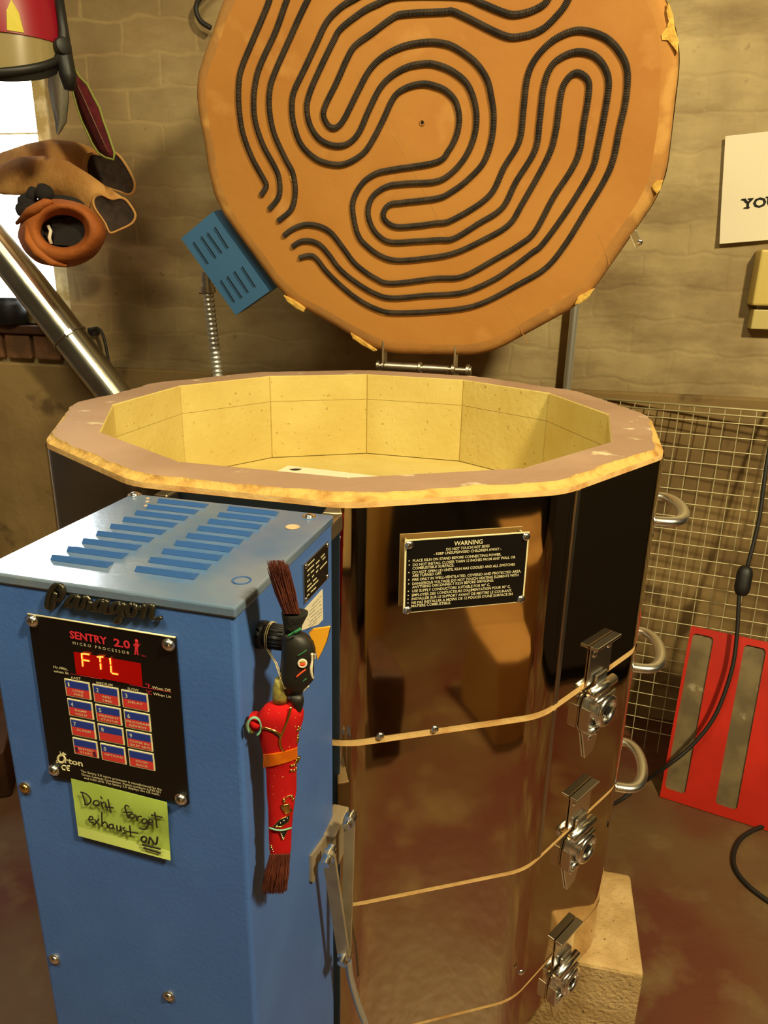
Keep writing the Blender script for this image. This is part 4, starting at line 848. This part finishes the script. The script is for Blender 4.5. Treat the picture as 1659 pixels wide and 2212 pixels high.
# ================================================================== AROUND THE KILN
# --- wire mesh panel leaning on the back wall
MN = V((math.sin(.38), math.cos(.38), 0)); MT = V((math.cos(.38), -math.sin(.38), 0))
M0 = wpx(1332, 864, -.03)                                  # top left corner region, just clear of the wall
LEAN = .13
MU = (UP * math.cos(LEAN) + MN * math.sin(LEAN)).normalized(); MNN = MT.cross(MU).normalized()   # faces the viewer
def mpx(u, v, d=0.0): return hit(u, v, M0 + MNN * d, MNN)
MTL = mpx(1318, 861); MTL = M0 - MT * .06; MH = MTL.z / MU.z - .003
mesh_ = thing('wire_mesh_panel', 'pale welded wire mesh panel leaning on the wall behind the red slotted panel', 'mesh panel', MTL - MU * MH)
GP = .0352; MW = .92
m_ = MB()
for k in range(int(MW / GP) + 1): P = MTL + MT * (k * GP); m_.tube([P, P - MU * MH], .0014, MESHM, 6, caps=False)
finish('upright_wires', m_, mesh_)
m_ = MB()
for k in range(1, int(MH / GP)): P = MTL - MU * (k * GP) + MNN * .0026; m_.tube([P, P + MT * MW], .0014, MESHM, 6, caps=False)
P = MTL; m_.tube([P, P + MT * MW], .0026, MESHM, 8); m_.tube([P - MU * (GP * .45) + MNN * .003, P + MT * MW - MU * (GP * .45) + MNN * .003], .002, MESHM, 6); finish('cross_wires', m_, mesh_)
# --- red slotted panel leaning on the mesh
B1 = hz(1425, 1721, .002); B2 = hz(1640, 1789, .002); RX = (B2 - B1); RW = RX.length; RX.normalize(); RB = V((RX.y, -RX.x, 0)) * -1   # RB points back to the wall
if RB.dot(C_F) < 0: RB = -RB
best = None
for i in range(0, 60):
    le = i * .01; u_ = UP * math.cos(le) + RB * math.sin(le); nn = RX.cross(u_)
    P = hit(1493, 1352, B1, nn); e = abs((P - B1).dot(RX))
    if best is None or e < best[0]: best = (e, le, (P - B1).dot(u_))
RU = UP * math.cos(best[1]) + RB * math.sin(best[1]); RNN = RX.cross(RU); RH = best[2]; RW = RW * 1.0
def rdpx(u, v, d=0.0): return hit(u, v, B1 + RNN * d, RNN)
rp_ = thing('red_slotted_panel', 'bright red panel with long rounded slots standing on the floor against the wire mesh', 'panel', B1)
def ruv(u, v): P = rdpx(u, v) - B1; return P.dot(RX), P.dot(RU)
RWX = max(ruv(1640, 1789)[0], .2)
sl = [(ruv(1495, 1372), ruv(1436, 1703)), (ruv(1607, 1400), ruv(1543, 1738))]
wS = ruv(1541, 1380)[0] - ruv(1497, 1372)[0]
y0 = ruv(1436, 1703)[1]; y1 = ruv(1515, 1371)[1]; xa = ruv(1436, 1700)[0]; xb = ruv(1545, 1735)[0]
wS = abs(ruv(1480, 1715)[0] - xa)
def rrect(x0, x1, y0_, y1_, r=.01, n=5):
    o = []
    for cx, cy, a in ((x1 - r, y0_ + r, -90), (x1 - r, y1_ - r, 0), (x0 + r, y1_ - r, 90), (x0 + r, y0_ + r, 180)):
        for k in range(n + 1): t = math.radians(a + 90 * k / n); o.append((cx + r * math.cos(t), cy + r * math.sin(t)))
    return o
FULLW = xb + wS + (xb - xa - wS) + wS + xa
bm = bmesh.new(); oe = []
def loop(pts): vs = [bm.verts.new(B1 + RX * x + RU * y) for x, y in pts]; return [bm.edges.new((vs[i], vs[(i + 1) % len(vs)])) for i in range(len(vs))]
slots = [(xa, xa + wS), (xb, xb + wS), (2 * xb - xa, 2 * xb - xa + wS)]
oe += loop([(0, 0), (FULLW, 0), (FULLW, RH), (0, RH)])
for a, b in slots: oe += loop(rrect(a, b, y0, y1))
bmesh.ops.triangle_fill(bm, edges=oe, use_beauty=True)
ex_ = bmesh.ops.extrude_face_region(bm, geom=bm.faces[:])
for g in ex_['geom']:
    if isinstance(g, bmesh.types.BMVert): g.co -= RNN * .012
bm.verts.index_update(); m_ = MB(); m_.add([v.co.copy() for v in bm.verts], [[v.index for v in f.verts] for f in bm.faces], RED); bm.free(); finish('frame', m_, rp_)
for a, b in slots:
    m_ = MB(); m_.box(B1 + RX * (a - .004) + RU * (y0 - .004) - RNN * .010, RX * (b - a + .008), RU * (y1 - y0 + .008), RNN * .004, INSET); finish('inset_sheet', m_, rp_)
m_ = MB(); m_.cyl(rdpx(1553, 1537) - RNN * .004, rdpx(1553, 1537) + RNN * .002, .0028, DULL, 12); finish('rivet', m_, rp_)
# --- black cord with an inline switch, and a second loop of cord on the floor
def cpx(u, v, d): return hit(u, v, B1 + RNN * d, RNN)
cp = [cpx(1690, 860, .03), cpx(1659, 985, .03), cpx(1640, 1120, .03), cpx(1614, 1225, .03)]
cp2 = [cpx(1597, 1285, .03), cpx(1592, 1370, .03), cpx(1580, 1450, .035), cpx(1545, 1545, .045), cpx(1495, 1610, .06)]
fl_ = [hz(1440, 1655, .12), hz(1390, 1690, .05), hz(1350, 1722, .008), hz(1310, 1745, .008), hz(1250, 1780, .008)]
CT = thing('power_cord', 'black power cord with an oval inline switch hanging in front of the red panel', 'cord', cp[0])
m_ = MB(); m_.tube(smoothpath(cp, .012), .0048, CORD, 8); m_.tube(smoothpath([cp[3], cpx(1605, 1262, .03)] + cp2 + fl_, .012), .0048, CORD, 8); finish('cable', m_, CT)
m_ = MB(); A = cpx(1612, 1222, .03); B = cpx(1600, 1287, .03); d = (B - A); m_.tube([A, A + d * .03, A + d * .14, A + d * .3, A + d * .5, A + d * .7, A + d * .86, A + d * .97, B], [.006, .0115, .0165, .0185, .0178, .0185, .0165, .0115, .006], RUBBER, 18, flat=.75, up=RNN); finish('inline_switch', m_, CT)
fl2 = [hz(1720, 1760, .006), hz(1659, 1781, .006), hz(1620, 1797, .006), hz(1595, 1818, .006), hz(1584, 1850, .006), hz(1590, 1880, .006), hz(1615, 1912, .006), hz(1659, 1946, .006), hz(1720, 1985, .006)]
m_ = MB(); m_.tube(smoothpath(fl2, .012), .0052, CORD, 8); solo('floor_cord', m_, 'dark cord looping across the bare floor in front of the red panel', 'cord')
# --- paper sign
SD = -.012
a_ = wpx(1567, 294, SD); b_ = wpx(1553, 527, SD); dn = (b_ - a_); hh = dn.length; dn.normalize(); rt = WN.cross(dn); rt = -rt if rt.dot(WT) < 0 else rt
sign = thing('paper_sign', 'white paper sign with black slab lettering pinned on the wall right of the lid', 'sign', b_)
m_ = MB(); G = []
for i in range(15):
    row = []
    for j in range(11):
        s, t = i / 14, j / 10; lift = .004 * math.sin(t * 3) * s + .010 * max(0, s - .7) * max(0, .5 - t) * 4
        row.append(a_ + dn * (hh * s) + rt * (.215 * t) - WN * lift)
    G.append(row)
m_.grid(G, PAPER, False, True); m_.grid([[p + WN * .0005 for p in r] for r in G], PAPER, False, True); m_.tube([a_ + rt * .108 + dn * .012 - WN * .002, a_ + rt * .108 + dn * .012 + WN * .0125], .0015, DULL, 6); finish('sheet', m_, sign)
A = wpx(1602, 451, SD - .0036); m_ = MB()
m_.text('YOU', A, rt, -dn, .077, .0215, SLOT, 0, .03)
for x0, w_, hi in ((.0045, .013, 0), (-.002, .0105, 1), (.0125, .0105, 1), (.0505, .0115, 1), (.067, .0115, 1)):
    m_.box(A + rt * x0 - dn * (.0188 if hi else 0) - WN * .0002, rt * w_, -dn * .0027, -WN * .0002, SLOT)
finish('lettering', m_, sign)
# --- cream switch box below the sign
SB = thing('switch_box', 'cream two-part electrical box mounted on the wall below the paper sign', 'electrical box', wpx(1640, 710, 0))
m_ = MB(); a = wpx(1644, 539, -.05); b = wpx(1624, 660, -.05); h_ = a.z - b.z
m_.box(V((b.x, b.y, b.z)) + WN * .048, WT * .16, -WN * .05, UP * h_, BEIGE, .005); finish('cover', m_, SB)
a = wpx(1626, 668, -.035); b = wpx(1621, 711, -.035); m_ = MB(); m_.box(b + WN * .034, WT * .16, -WN * .035, UP * (a.z - b.z), BEIGE2, .003); finish('lower_box', m_, SB)
m_ = MB(); a = wpx(1634, 664, -.02); m_.box(a + WN * .02, WT * .14, -WN * .03, UP * .012 , DULL, .001); m_.v = [v - UP * .006 for v in m_.v]; finish('collar', m_, SB)
# --- conduit on the wall
m_ = MB(); a = wpx(1238, 668, -.016); b = wpx(1228, 832, -.016); x = (a.dot(WT) + b.dot(WT)) / 2; A0 = wp(x, -.036, 0.01); A1 = wp(x, -.036, 2.4)
P0 = wp(a.dot(WT), -.038, a.z); d = (P0 - wp(b.dot(WT), -.038, b.z)); m_.cyl(wp(x - .002, -.036, .002), wp(x + .002, -.036, 2.9), .0105, EMT, 18)
solo('wall_conduit', m_, 'straight shiny steel conduit pipe on the wall right of the hinge', 'pipe')
# --- flexible metal conduit from the terminal box
cpl = WN * .60
def fx(u, v, c=.62): return hit(u, v, WN * c, WN)
pts = smoothpath([fx(449, 625), fx(455, 680), fx(462, 740), fx(470, 805), fx(478, 880, .60), fx(490, 1000, .58), fx(500, 1200, .56)], .0026)
fc = thing('flexible_conduit', 'ribbed flexible metal conduit hanging from the blue box on the lid', 'conduit', pts[-1])
m_ = MB(); m_.tube(pts, [.0118 + .0015 * math.sin(i * 2 * math.pi / 4.2) for i in range(len(pts))], EMT, 14); finish('ribbed_tube', m_, fc)
m_ = MB(); A = fx(447, 588); B = fx(450, 632); m_.cyl(A, B, .0135, DULL, 16); m_.cyl(A.lerp(B, .72), B, .0165, DULL, 10); m_.cyl(B - RN * .0 + WT * .012, B - WT * .022, .004, DULL, 8); finish('connector', m_, fc)
# --- sheet metal duct crossing the left corner
def dxp(u, v, c=.80): return hit(u, v, WN * c, WN)
A = dxp(-70, 445); B = dxp(242, 846); d = (B - A); r_ = .047
dt = thing('sheet_metal_duct', 'round galvanised metal duct slanting down past the window to the kiln', 'duct', B + d * .6)
m_ = MB(); J = A.lerp(B, .70); m_.cyl(A - d * .3, J, r_, GALV, 40); m_.cyl(J - d.normalized() * .01, B + d * .7, r_ * .965, GALV, 40); m_.cyl(A - d * .3, A - d * .3 - d * .001, r_, GALV, 40); finish('pipe', m_, dt)
m_ = MB(); m_.tube([J + (d.cross(WN).normalized() * math.cos(t) + d.cross(WN).cross(d).normalized() * math.sin(t)) * (r_ + .0008) for t in [i * math.pi / 16 for i in range(32)]], .0022, GALV, 6, closed=True)
sd = (WN * -1 * .75 + WT * .7); sd = (sd - d.normalized() * sd.dot(d.normalized())).normalized()
m_.box(A - d * .3 + sd * (r_ - .001) - d.cross(sd).normalized() * .006, d * 2.0, d.cross(sd).normalized() * .012, sd * .0018, GALV, .0006) 
finish('seam', m_, dt)
m_ = MB(); P = J + sd * (r_ + .001); m_.box(P - d.normalized() * .006 - d.cross(sd).normalized() * .01, d.normalized() * .012, d.cross(sd).normalized() * .02, sd * .006, CHROME, .001); finish('clamp_screw', m_, dt)
# --- bent black cable behind the duct
m_ = MB(); q = [dxp(196, 716, .915), dxp(208, 708, .915), dxp(221, 720, .915), dxp(231, 760, .912), dxp(238, 810, .91), dxp(244, 850, .905), dxp(251, 930, .90)]
m_.tube(smoothpath(q, .008), .0042, CORD, 8); P = q[0]; m_.box(P - WT * .012 - UP * .012, WT * .022, UP * .022, WN * .034, RUBBER, .004); solo('bent_black_cable', m_, 'thin black cable with a bent end hooked on the wall beside the duct', 'cable')
# --- dark jar on the window sill
m_ = MB(); P = wpx(28, 702, -.01); P = V((P.x, P.y, SILLZ + .001)) ; prof_ = ((0, .040), (.004, .044), (.055, .044), (.064, .040), (.068, .034), (.075, .034), (.076, .0))
m_.grid([[P + V((math.cos(2 * math.pi * k / 28) * max(r, .001), math.sin(2 * math.pi * k / 28) * max(r, .001), z)) for k in range(28)] for z, r in prof_], RUBBER, True, True, (True, True)); solo('dark_jar', m_, 'squat dark jar standing on the window sill behind the duct', 'jar')
# ================================================================== HANGING BY THE WINDOW
GD = -.16
def gp(u, v, d=0.0): return hit(u, v, WN * (WC + GD - d), WN)
KG = lambda x, y, d=0: gp(x * .27728, y * .27728, d)
hooks = wall_obj  # (pegs are part of each hanging thing)
def glove(name, label, cuff, body, leather, group):
    """cuff: outline of the open end; body: successive (cx,cy,rx,ry,depth) rings away from the cuff"""
    T = thing(name, label, 'glove', KG(*body[-1][:2]), group)
    n = 40; per = []
    P = [V((x, y, 0)) for x, y in cuff]; L_ = [0]
    for i in range(len(P)): L_.append(L_[-1] + (P[(i + 1) % len(P)] - P[i]).length)
    for k in range(n):
        t = L_[-1] * k / n; i = max(j for j in range(len(P)) if L_[j] <= t); f = (t - L_[i]) / (L_[i + 1] - L_[i]); per.append(P[i].lerp(P[(i + 1) % len(P)], f))
    for _ in range(2): per = [(per[k - 1] + per[k] * 2 + per[(k + 1) % n]) / 4 for k in range(n)]
    c = sum(per, V()) / n; sg = 1 if sum((per[k] - c).cross(per[(k + 1) % n] - c).z for k in range(n)) > 0 else -1
    a0 = math.atan2(per[0].y - c.y, per[0].x - c.x)
    DC = .045 + max(b[4] for b in body[:2]); rim = [KG(p.x, p.y, DC) for p in per]; rin = [KG(c.x + (p.x - c.x) * .93, c.y + (p.y - c.y) * .93, DC + .001) for p in per]
    loops = [rim]
    for cx, cy, rx, ry, dp in body:
        ring = []
        for k in range(n):
            a = a0 + sg * 2 * math.pi * k / n; w = 1 + .10 * noise.noise(V((cx * .01, math.cos(a) * 2, math.sin(a) * 2)))
            ring.append(KG(cx + rx * w * math.cos(a), cy + ry * w * math.sin(a), dp + .035 * math.sin(a * 1 + 1.2) * min(rx, ry) / 150))
        loops.append(ring)
    m_ = MB(); m_.grid([rin, rim] + loops[1:], leather, True, True, (False, True)); finish('leather_shell', m_, T)
    c0 = body[0]; m_ = MB(); inn_ = [KG(c.x + (p.x - c.x) * .80, c.y + (p.y - c.y) * .80, DC - .003) for p in per]; bot = [KG(c.x + (p.x - c.x) * .35, c.y + (p.y - c.y) * .35, DC - .006) for p in per]
    m_.grid([rin, inn_, bot], LINE, True, True, (False, True)); finish('lining', m_, T)
    m_ = MB(); m_.tube(rim, .0022, leather, 6, closed=True); finish('cuff_hem', m_, T)
    return T
glove('leather_glove', 'upper tan leather gauntlet hanging by the window with its dark cuff open', ((700, 1180), (790, 1215), (880, 1165), (940, 1220), (1000, 1310), (1060, 1430), (1050, 1510), (1010, 1530), (930, 1490), (850, 1470), (740, 1420), (690, 1390), (660, 1320), (672, 1240)),
      ((700, 1290, 160, 130, -.03), (560, 1240, 150, 140, -.03), (400, 1215, 150, 130, -.035), (260, 1230, 150, 110, -.035), (120, 1270, 150, 110, -.04), (-20, 1300, 120, 90, -.04), (-120, 1330, 50, 50, -.04)), LEATH, 'tan leather gauntlets by the window')
glove('leather_glove', 'lower tan leather gauntlet with notched dark cuff just above the orange one', ((716, 1540), (760, 1505), (800, 1515), (870, 1562), (930, 1535), (975, 1540), (1020, 1600), (1066, 1670), (1050, 1730), (1000, 1762), (920, 1795), (850, 1830), (836, 1760), (780, 1680), (735, 1620)),
      ((720, 1560, 140, 150, .05), (600, 1470, 150, 150, .06), (470, 1390, 150, 145, .06), (330, 1360, 160, 150, .06), (180, 1370, 150, 150, .06), (40, 1400, 120, 120, .05), (-80, 1420, 60, 60, .05)), LEATH, 'tan leather gauntlets by the window')
KO = lambda x, y, d=0: KG(x, y, d + .13)
KQ = lambda x, y, d=0: KG(x, y, d + .085)
# orange glove facing the viewer with a dark liner inside
T = thing('orange_work_glove', 'orange leather work glove with rolled open cuff hanging under the tan gauntlets', 'glove', KO(470, 1990))
def ring(cx, cy, rx, ry, d, n=40, wob=.05, sd_=0): return [KO(cx + rx * (1 + wob * noise.noise(V((math.cos(2 * math.pi * k / n) * 1.6, math.sin(2 * math.pi * k / n) * 1.6, sd_)))) * math.cos(2 * math.pi * k / n), cy + ry * (1 + wob * noise.noise(V((math.cos(2 * math.pi * k / n) * 1.6, math.sin(2 * math.pi * k / n) * 1.6, sd_ + 5)))) * math.sin(2 * math.pi * k / n), d) for k in range(n)]
m_ = MB(); m_.grid([ring(490, 1800, 170, 125, .045, sd_=1), ring(495, 1790, 200, 160, .085, sd_=2), ring(480, 1790, 240, 200, .092, sd_=3), ring(478, 1810, 300, 235, .07, sd_=4), ring(478, 1820, 345, 262, .035, wob=.08, sd_=5), ring(470, 1810, 330, 250, -.01, wob=.08, sd_=6), ring(450, 1780, 230, 190, -.04, wob=.08, sd_=7), ring(430, 1740, 120, 100, -.055, sd_=8)], LEATH2, True, True, (False, True)); finish('leather_shell', m_, T)
m_ = MB(); m_.tube([KO(130, 1740, .04), KO(230, 1650, .075), KO(300, 1620, .088), KO(360, 1575, .088), KO(415, 1570, .08)], [.004, .010, .012, .009, .003], LEATH2, 10); m_.tube([KO(215, 1760, .075), KO(225, 1870, .085), KO(290, 1960, .085), KO(400, 2040, .075), KO(520, 2070, .06)], [.005, .011, .012, .010, .004], LEATH2, 10); finish('cuff_roll', m_, T)
m_ = MB(); m_.grid([ring(490, 1800, 172, 127, .044, sd_=1), ring(485, 1810, 140, 100, .02, sd_=2), ring(480, 1810, 60, 40, .012)], LINE, True, True, (False, True)); finish('lining', m_, T)
m_ = MB(); m_.poly([KO(400, 1720, .042), KO(420, 1905, .042), KO(640, 1925, .05), KO(660, 1760, .05), KO(560, 1690, .044)][::-1], WN * .006, KNIT); m_.tube([KO(375, 1760, .05), KO(395, 1800, .052), KO(385, 1850, .052), KO(400, 1900, .05)], .004, WHITE, 8); finish('liner_glove', m_, T)
def ring2(cx, cy, rx, ry, d, **kw): return [p - WN * -.045 for p in ring(cx, cy, rx, ry, d, **kw)]
# black knit glove finger tips behind it
T = thing('black_knit_glove', 'black knit glove with stubby fingertips tucked behind the orange work glove', 'glove', KQ(300, 1650))
m_ = MB(); m_.grid([ring2(330, 1600, 60, 50, .085), ring2(360, 1600, 190, 95, .07, sd_=3), ring2(360, 1610, 215, 110, .045, sd_=4), ring2(360, 1620, 150, 80, .02, sd_=5)], KNIT, True, True, (True, True)); finish('palm', m_, T)
for a, b, r in (((250, 1560), (150, 1665), .018), ((260, 1540), (160, 1600), .018), ((280, 1530), (215, 1500), .018), ((330, 1540), (365, 1455), .020)):
    A, B = KQ(*a, .08), KQ(*b, .085); m_ = MB(); m_.tube([A, A.lerp(B, .4), A.lerp(B, .8), A.lerp(B, .95), B + (B - A) * .08], [r * .9, r, r * .95, r * .7, r * .2], KNIT, 12); finish('fingertip', m_, T)
# dark red quilted strap
T = thing('maroon_strap', 'long dark red padded strap with green edging hanging from the face shield', 'strap', KG(850, 1210))
ol = [(530, 482), (572, 520), (620, 600), (680, 660), (730, 760), (775, 840), (805, 940), (838, 1030), (868, 1120), (892, 1190), (886, 1242), (820, 1225), (765, 1190), (715, 1110), (680, 1030), (640, 950), (605, 850), (575, 740), (550, 640)]
F = [KG(x, y, .10) for x, y in ol]; c = sum(F, V()) / len(F)
cl = []
for p in F: q_ = c + (p - c) * .8; t = (p - c).dot(UP); cl.append(q_ + WN * -.010)
m_ = MB(); ax_ = [KG(x, y, .112) for x, y in ((545, 520), (585, 620), (640, 740), (690, 850), (740, 960), (790, 1070), (840, 1180))]
def nearest(p): 
    best = min(((p - (ax_[i].lerp(ax_[i + 1], f / 6))).length, i, f) for i in range(6) for f in range(7)); return ax_[best[1]].lerp(ax_[best[1] + 1], best[2] / 6)
inn2 = [p.lerp(nearest(p), .55) for p in F]; inn3 = [p.lerp(nearest(p), .97) for p in F]
m_.grid([[p + WN * .014 for p in inn2], F, inn2, inn3], MAROON, True, True); finish('padding', m_, T)
m_ = MB(); m_.tube(F, .0028, GREENE, 6, closed=True); finish('piping', m_, T)
# face shield with red shell and smoked visor hanging at the top left
T = thing('face_shield', 'red-topped face shield with smoked visor hanging in front of the window', 'face shield', KG(200, 560))
FC = hit(-6, 40, WN * (WC - .46), WN); FX, FD = WT, -WN
def fs(a, z, rx=.150, rd=.13): return FC + FX * (.91 * rx * math.sin(a)) + FD * (.91 * rd * math.cos(a)) + UP * z
NA = 41; A_ = [math.radians(-100 + 200 * i / (NA - 1)) for i in range(NA)]
zb = hit(0, 156, FC + FD * .13, WN).z - FC.z; zt = hit(0, 51, FC + FD * .13, WN).z - FC.z
bot = lambda a: zb + (-zb * .0 + (.062)) * (1 - max(0, math.cos(a)) ** .65) + (.0 if abs(a) < 1.4 else .01)
m_ = MB(); m_.grid([[fs(a, bot(a) + (zt - bot(a)) * k / 8, .148 + .002 * k / 8, .128) for a in A_] for k in range(9)], VTAN, False, True); m_.grid([[fs(a, bot(a) + (zt - bot(a)) * k / 2, .146, .126) for a in A_] for k in range(3)], VTAN, False, True); finish('visor', m_, T)
m_ = MB(); m_.tube([fs(a, bot(a), .149, .129) for a in A_], .0058, RUBBER, 8, flat=1.5); m_.grid([[fs(a, bot(a) - .002, .150, .130) for a in A_], [fs(a, bot(a) - .018 * abs(math.sin(a)) - .004, .146, .118) for a in A_]], RUBBER, False, True); finish('visor_trim', m_, T)
m_ = MB(); m_.grid([[fs(a, zt - .004, .152, .132) for a in A_], [fs(a, zt + .05, .150, .135) for a in A_], [fs(a, zt + .10, .140, .126) for a in A_], [fs(a, zt + .15, .105, .095) for a in A_], [fs(a, zt + .175, .05, .045) for a in A_], [fs(a, zt + .18, .004, .004) for a in A_]], VRED, False, True); finish('shell', m_, T)
m_ = MB(); a0 = math.radians(44); m_.poly([fs(a0 - .10, zt - .001, .1535, .1335), fs(a0 + .12, zt - .001, .1535, .1335), fs(a0 + .09, zt + .03, .1535, .136), fs(a0 + .02, zt + .05, .152, .137), fs(a0 - .07, zt + .03, .1535, .136)], FD * .0008, VYEL); finish('flame_decal', m_, T)
m_ = MB(); k1 = fs(math.radians(84), zt - .01, .156, .13); m_.tube([fs(math.radians(88), zt + .09, .158, .13), fs(math.radians(88), zt + .02, .160, .13), fs(math.radians(86), zt - .03, .160, .13), fs(math.radians(84), zt - .06, .166, .13), fs(math.radians(84), zt - .085, .166, .13)], [.008, .010, .016, .017, .010], RUBBER, 12)
m_.cyl(k1, k1 + FX * .014 + FD * .01, .016, RUBBER, 18, bev=.003); finish('side_knob', m_, T)
m_ = MB(); cs = [(375, 560), (372, 660), (395, 800), (425, 930), (440, 1040)]; ce = [(530, 470), (535, 640), (530, 800), (515, 950), (455, 1050)]
L_ = []
for (x0, y0_), (x1, y1_) in zip(cs, ce): L_.append([KG(x0 + (x1 - x0) * i / 8, y0_ + (y1_ - y0_) * i / 8, .13 + .02 * math.sin(i / 8 * math.pi)) for i in range(9)])
m_.grid(L_, VCLR, False, True); m_.grid([[p + WN * .002 for p in r] for r in L_], VCLR, False, True)
m_.tube([p[-1] for p in L_] , .0012, RUBBER, 5); finish('spare_visor', m_, T)
# black cable showing past the lid's upper left edge
m_ = MB(); q = [wpx(470, -40, -.03), wpx(436, -8, -.03), wpx(424, 12, -.03), wpx(426, 32, -.03), wpx(436, 48, -.03), wpx(455, 60, -.03)]; m_.tube(smoothpath(q, .008), .0062, CORD, 8); m_.tube([q[0], q[0] + WN * .03], .006, CORD, 8)
solo('wall_cable', m_, 'dark cable looping on the brick wall behind the upper left edge of the lid', 'cable')
# clutter on the floor left of the cabinet
m_ = MB(); P = hz(-20, 1735, .0); m_.box(P + V((-.12, -.02, .002)), V((.16, .04, 0)), V((-.05, .2, 0)), V((0, 0, .13)), WOOD, .006); solo('wooden_crate', m_, 'dark wooden crate on the floor at the left edge behind the blue cabinet', 'crate')
# ================================================================== ADDED BEHIND THE CAMERA (made-up props to be mirrored in the steel jackets)
def cabinet(name, label, P, w, d, h, m, nx):
    T = thing(name, label, 'cabinet', V(P) + V((w / 2, d / 2, 0)))
    m_ = MB(); m_.box(V(P) + V((0, 0, .06)), V((w, 0, 0)), V((0, d, 0)), V((0, 0, h - .06)), m, .006); finish('body', m_, T)
    m_ = MB(); m_.box(V(P) + V((.03, .03, 0)), V((w - .06, 0, 0)), V((0, d - .06, 0)), V((0, 0, .06)), SLOT); finish('plinth', m_, T)
    for k in range(2):
        m_ = MB()
        if nx: m_.box(V(P) + V((-.018, .01 + k * d / 2, .08)), V((.018, 0, 0)), V((0, d / 2 - .02, 0)), V((0, 0, h - .11)), m, .004); D = finish('door', m_, T); hp = V(P) + V((-.04, d / 2 + (-.05 if k == 0 else .05), h * .5))
        else: m_.box(V(P) + V((.01 + k * w / 2, d, .08)), V((w / 2 - .02, 0, 0)), V((0, .018, 0)), V((0, 0, h - .11)), m, .004); D = finish('door', m_, T); hp = V(P) + V((w / 2 + (-.05 if k == 0 else .05), d + .04, h * .5))
        m_ = MB(); m_.tube([hp, hp + UP * .14], .006, DULL, 8); m_.box(hp - V((.02, .02, 0)), V((.04, 0, 0)), V((0, .04, 0)), V((0, 0, .008)), DULL); finish('door_handle', m_, D)
    return T
cabinet('added_tall_cabinet', 'tall cream cabinet added behind the viewer to be mirrored in the bent corner of the steel', (-.5, -3.0, 0), .62, .45, 2.0, CRMCAB, False)  # added to give a pale stripe at the bend of the steel
cabinet('added_low_cabinet', 'wide dark cabinet added behind the viewer to be mirrored in the front steel facet', (.35, -2.55, 0), 1.8, .5, 1.15, BLKCAB, False)  # added to darken what the front facet mirrors
cabinet('added_side_cabinet', 'dark tall cabinet added on the right side of the room to be mirrored in the right steel facet', (1.55, -1.05, 0), .5, 1.4, 1.7, BLKCAB, True)  # added so the right facet reflects something dark
for i, (x, y, w, d, h) in enumerate(((.86, -1.42, .18, .2, .24), (1.12, -1.62, .24, .2, .40))):
    m_ = MB(); O = V((x, y, .001)); m_.box(O, V((w, .05, 0)), V((-.05, d, 0)), V((0, 0, h)), CARD, .004)
    m_.add([O + V((0, 0, h)), O + V((w, .05, h)), O + V((w + .02, -.05, h + .07)), O + V((.02, -.1, h + .07))], [(0, 1, 2, 3)], CARD)
    solo('added_cardboard_box', m_, ('smaller open cardboard box added behind the viewer for reflections', 'taller open cardboard box added behind the viewer for reflections')[i], 'box', group='cardboard boxes added for reflections')  # put in for tan shapes in the steel's reflection
m_ = MB(); O = V((.50, -1.50, .001)); m_.box(O, V((.10, .03, 0)), V((-.05, .20, 0)), V((0, 0, .26)), WOOD, .006); solo('added_crate', m_, 'dark brown crate added on the floor behind the viewer for reflections', 'crate')  # made-up dark shape for the jacket reflections
m_ = MB(); O = V((.70, -1.86, .001)); m_.grid([[O + V((r * math.cos(2 * math.pi * k / 32), r * math.sin(2 * math.pi * k / 32), z)) for k in range(32)] for z, r in ((0, .105), (.01, .11), (.60, .11), (.62, .114), (.64, .11), (.64, .09))], CRMCAB, True, True, (True, True)); solo('added_drum', m_, 'cream drum added behind the viewer for reflections, before the low dark cabinet', 'drum')  # added as a bright upright shape for the steel to mirror
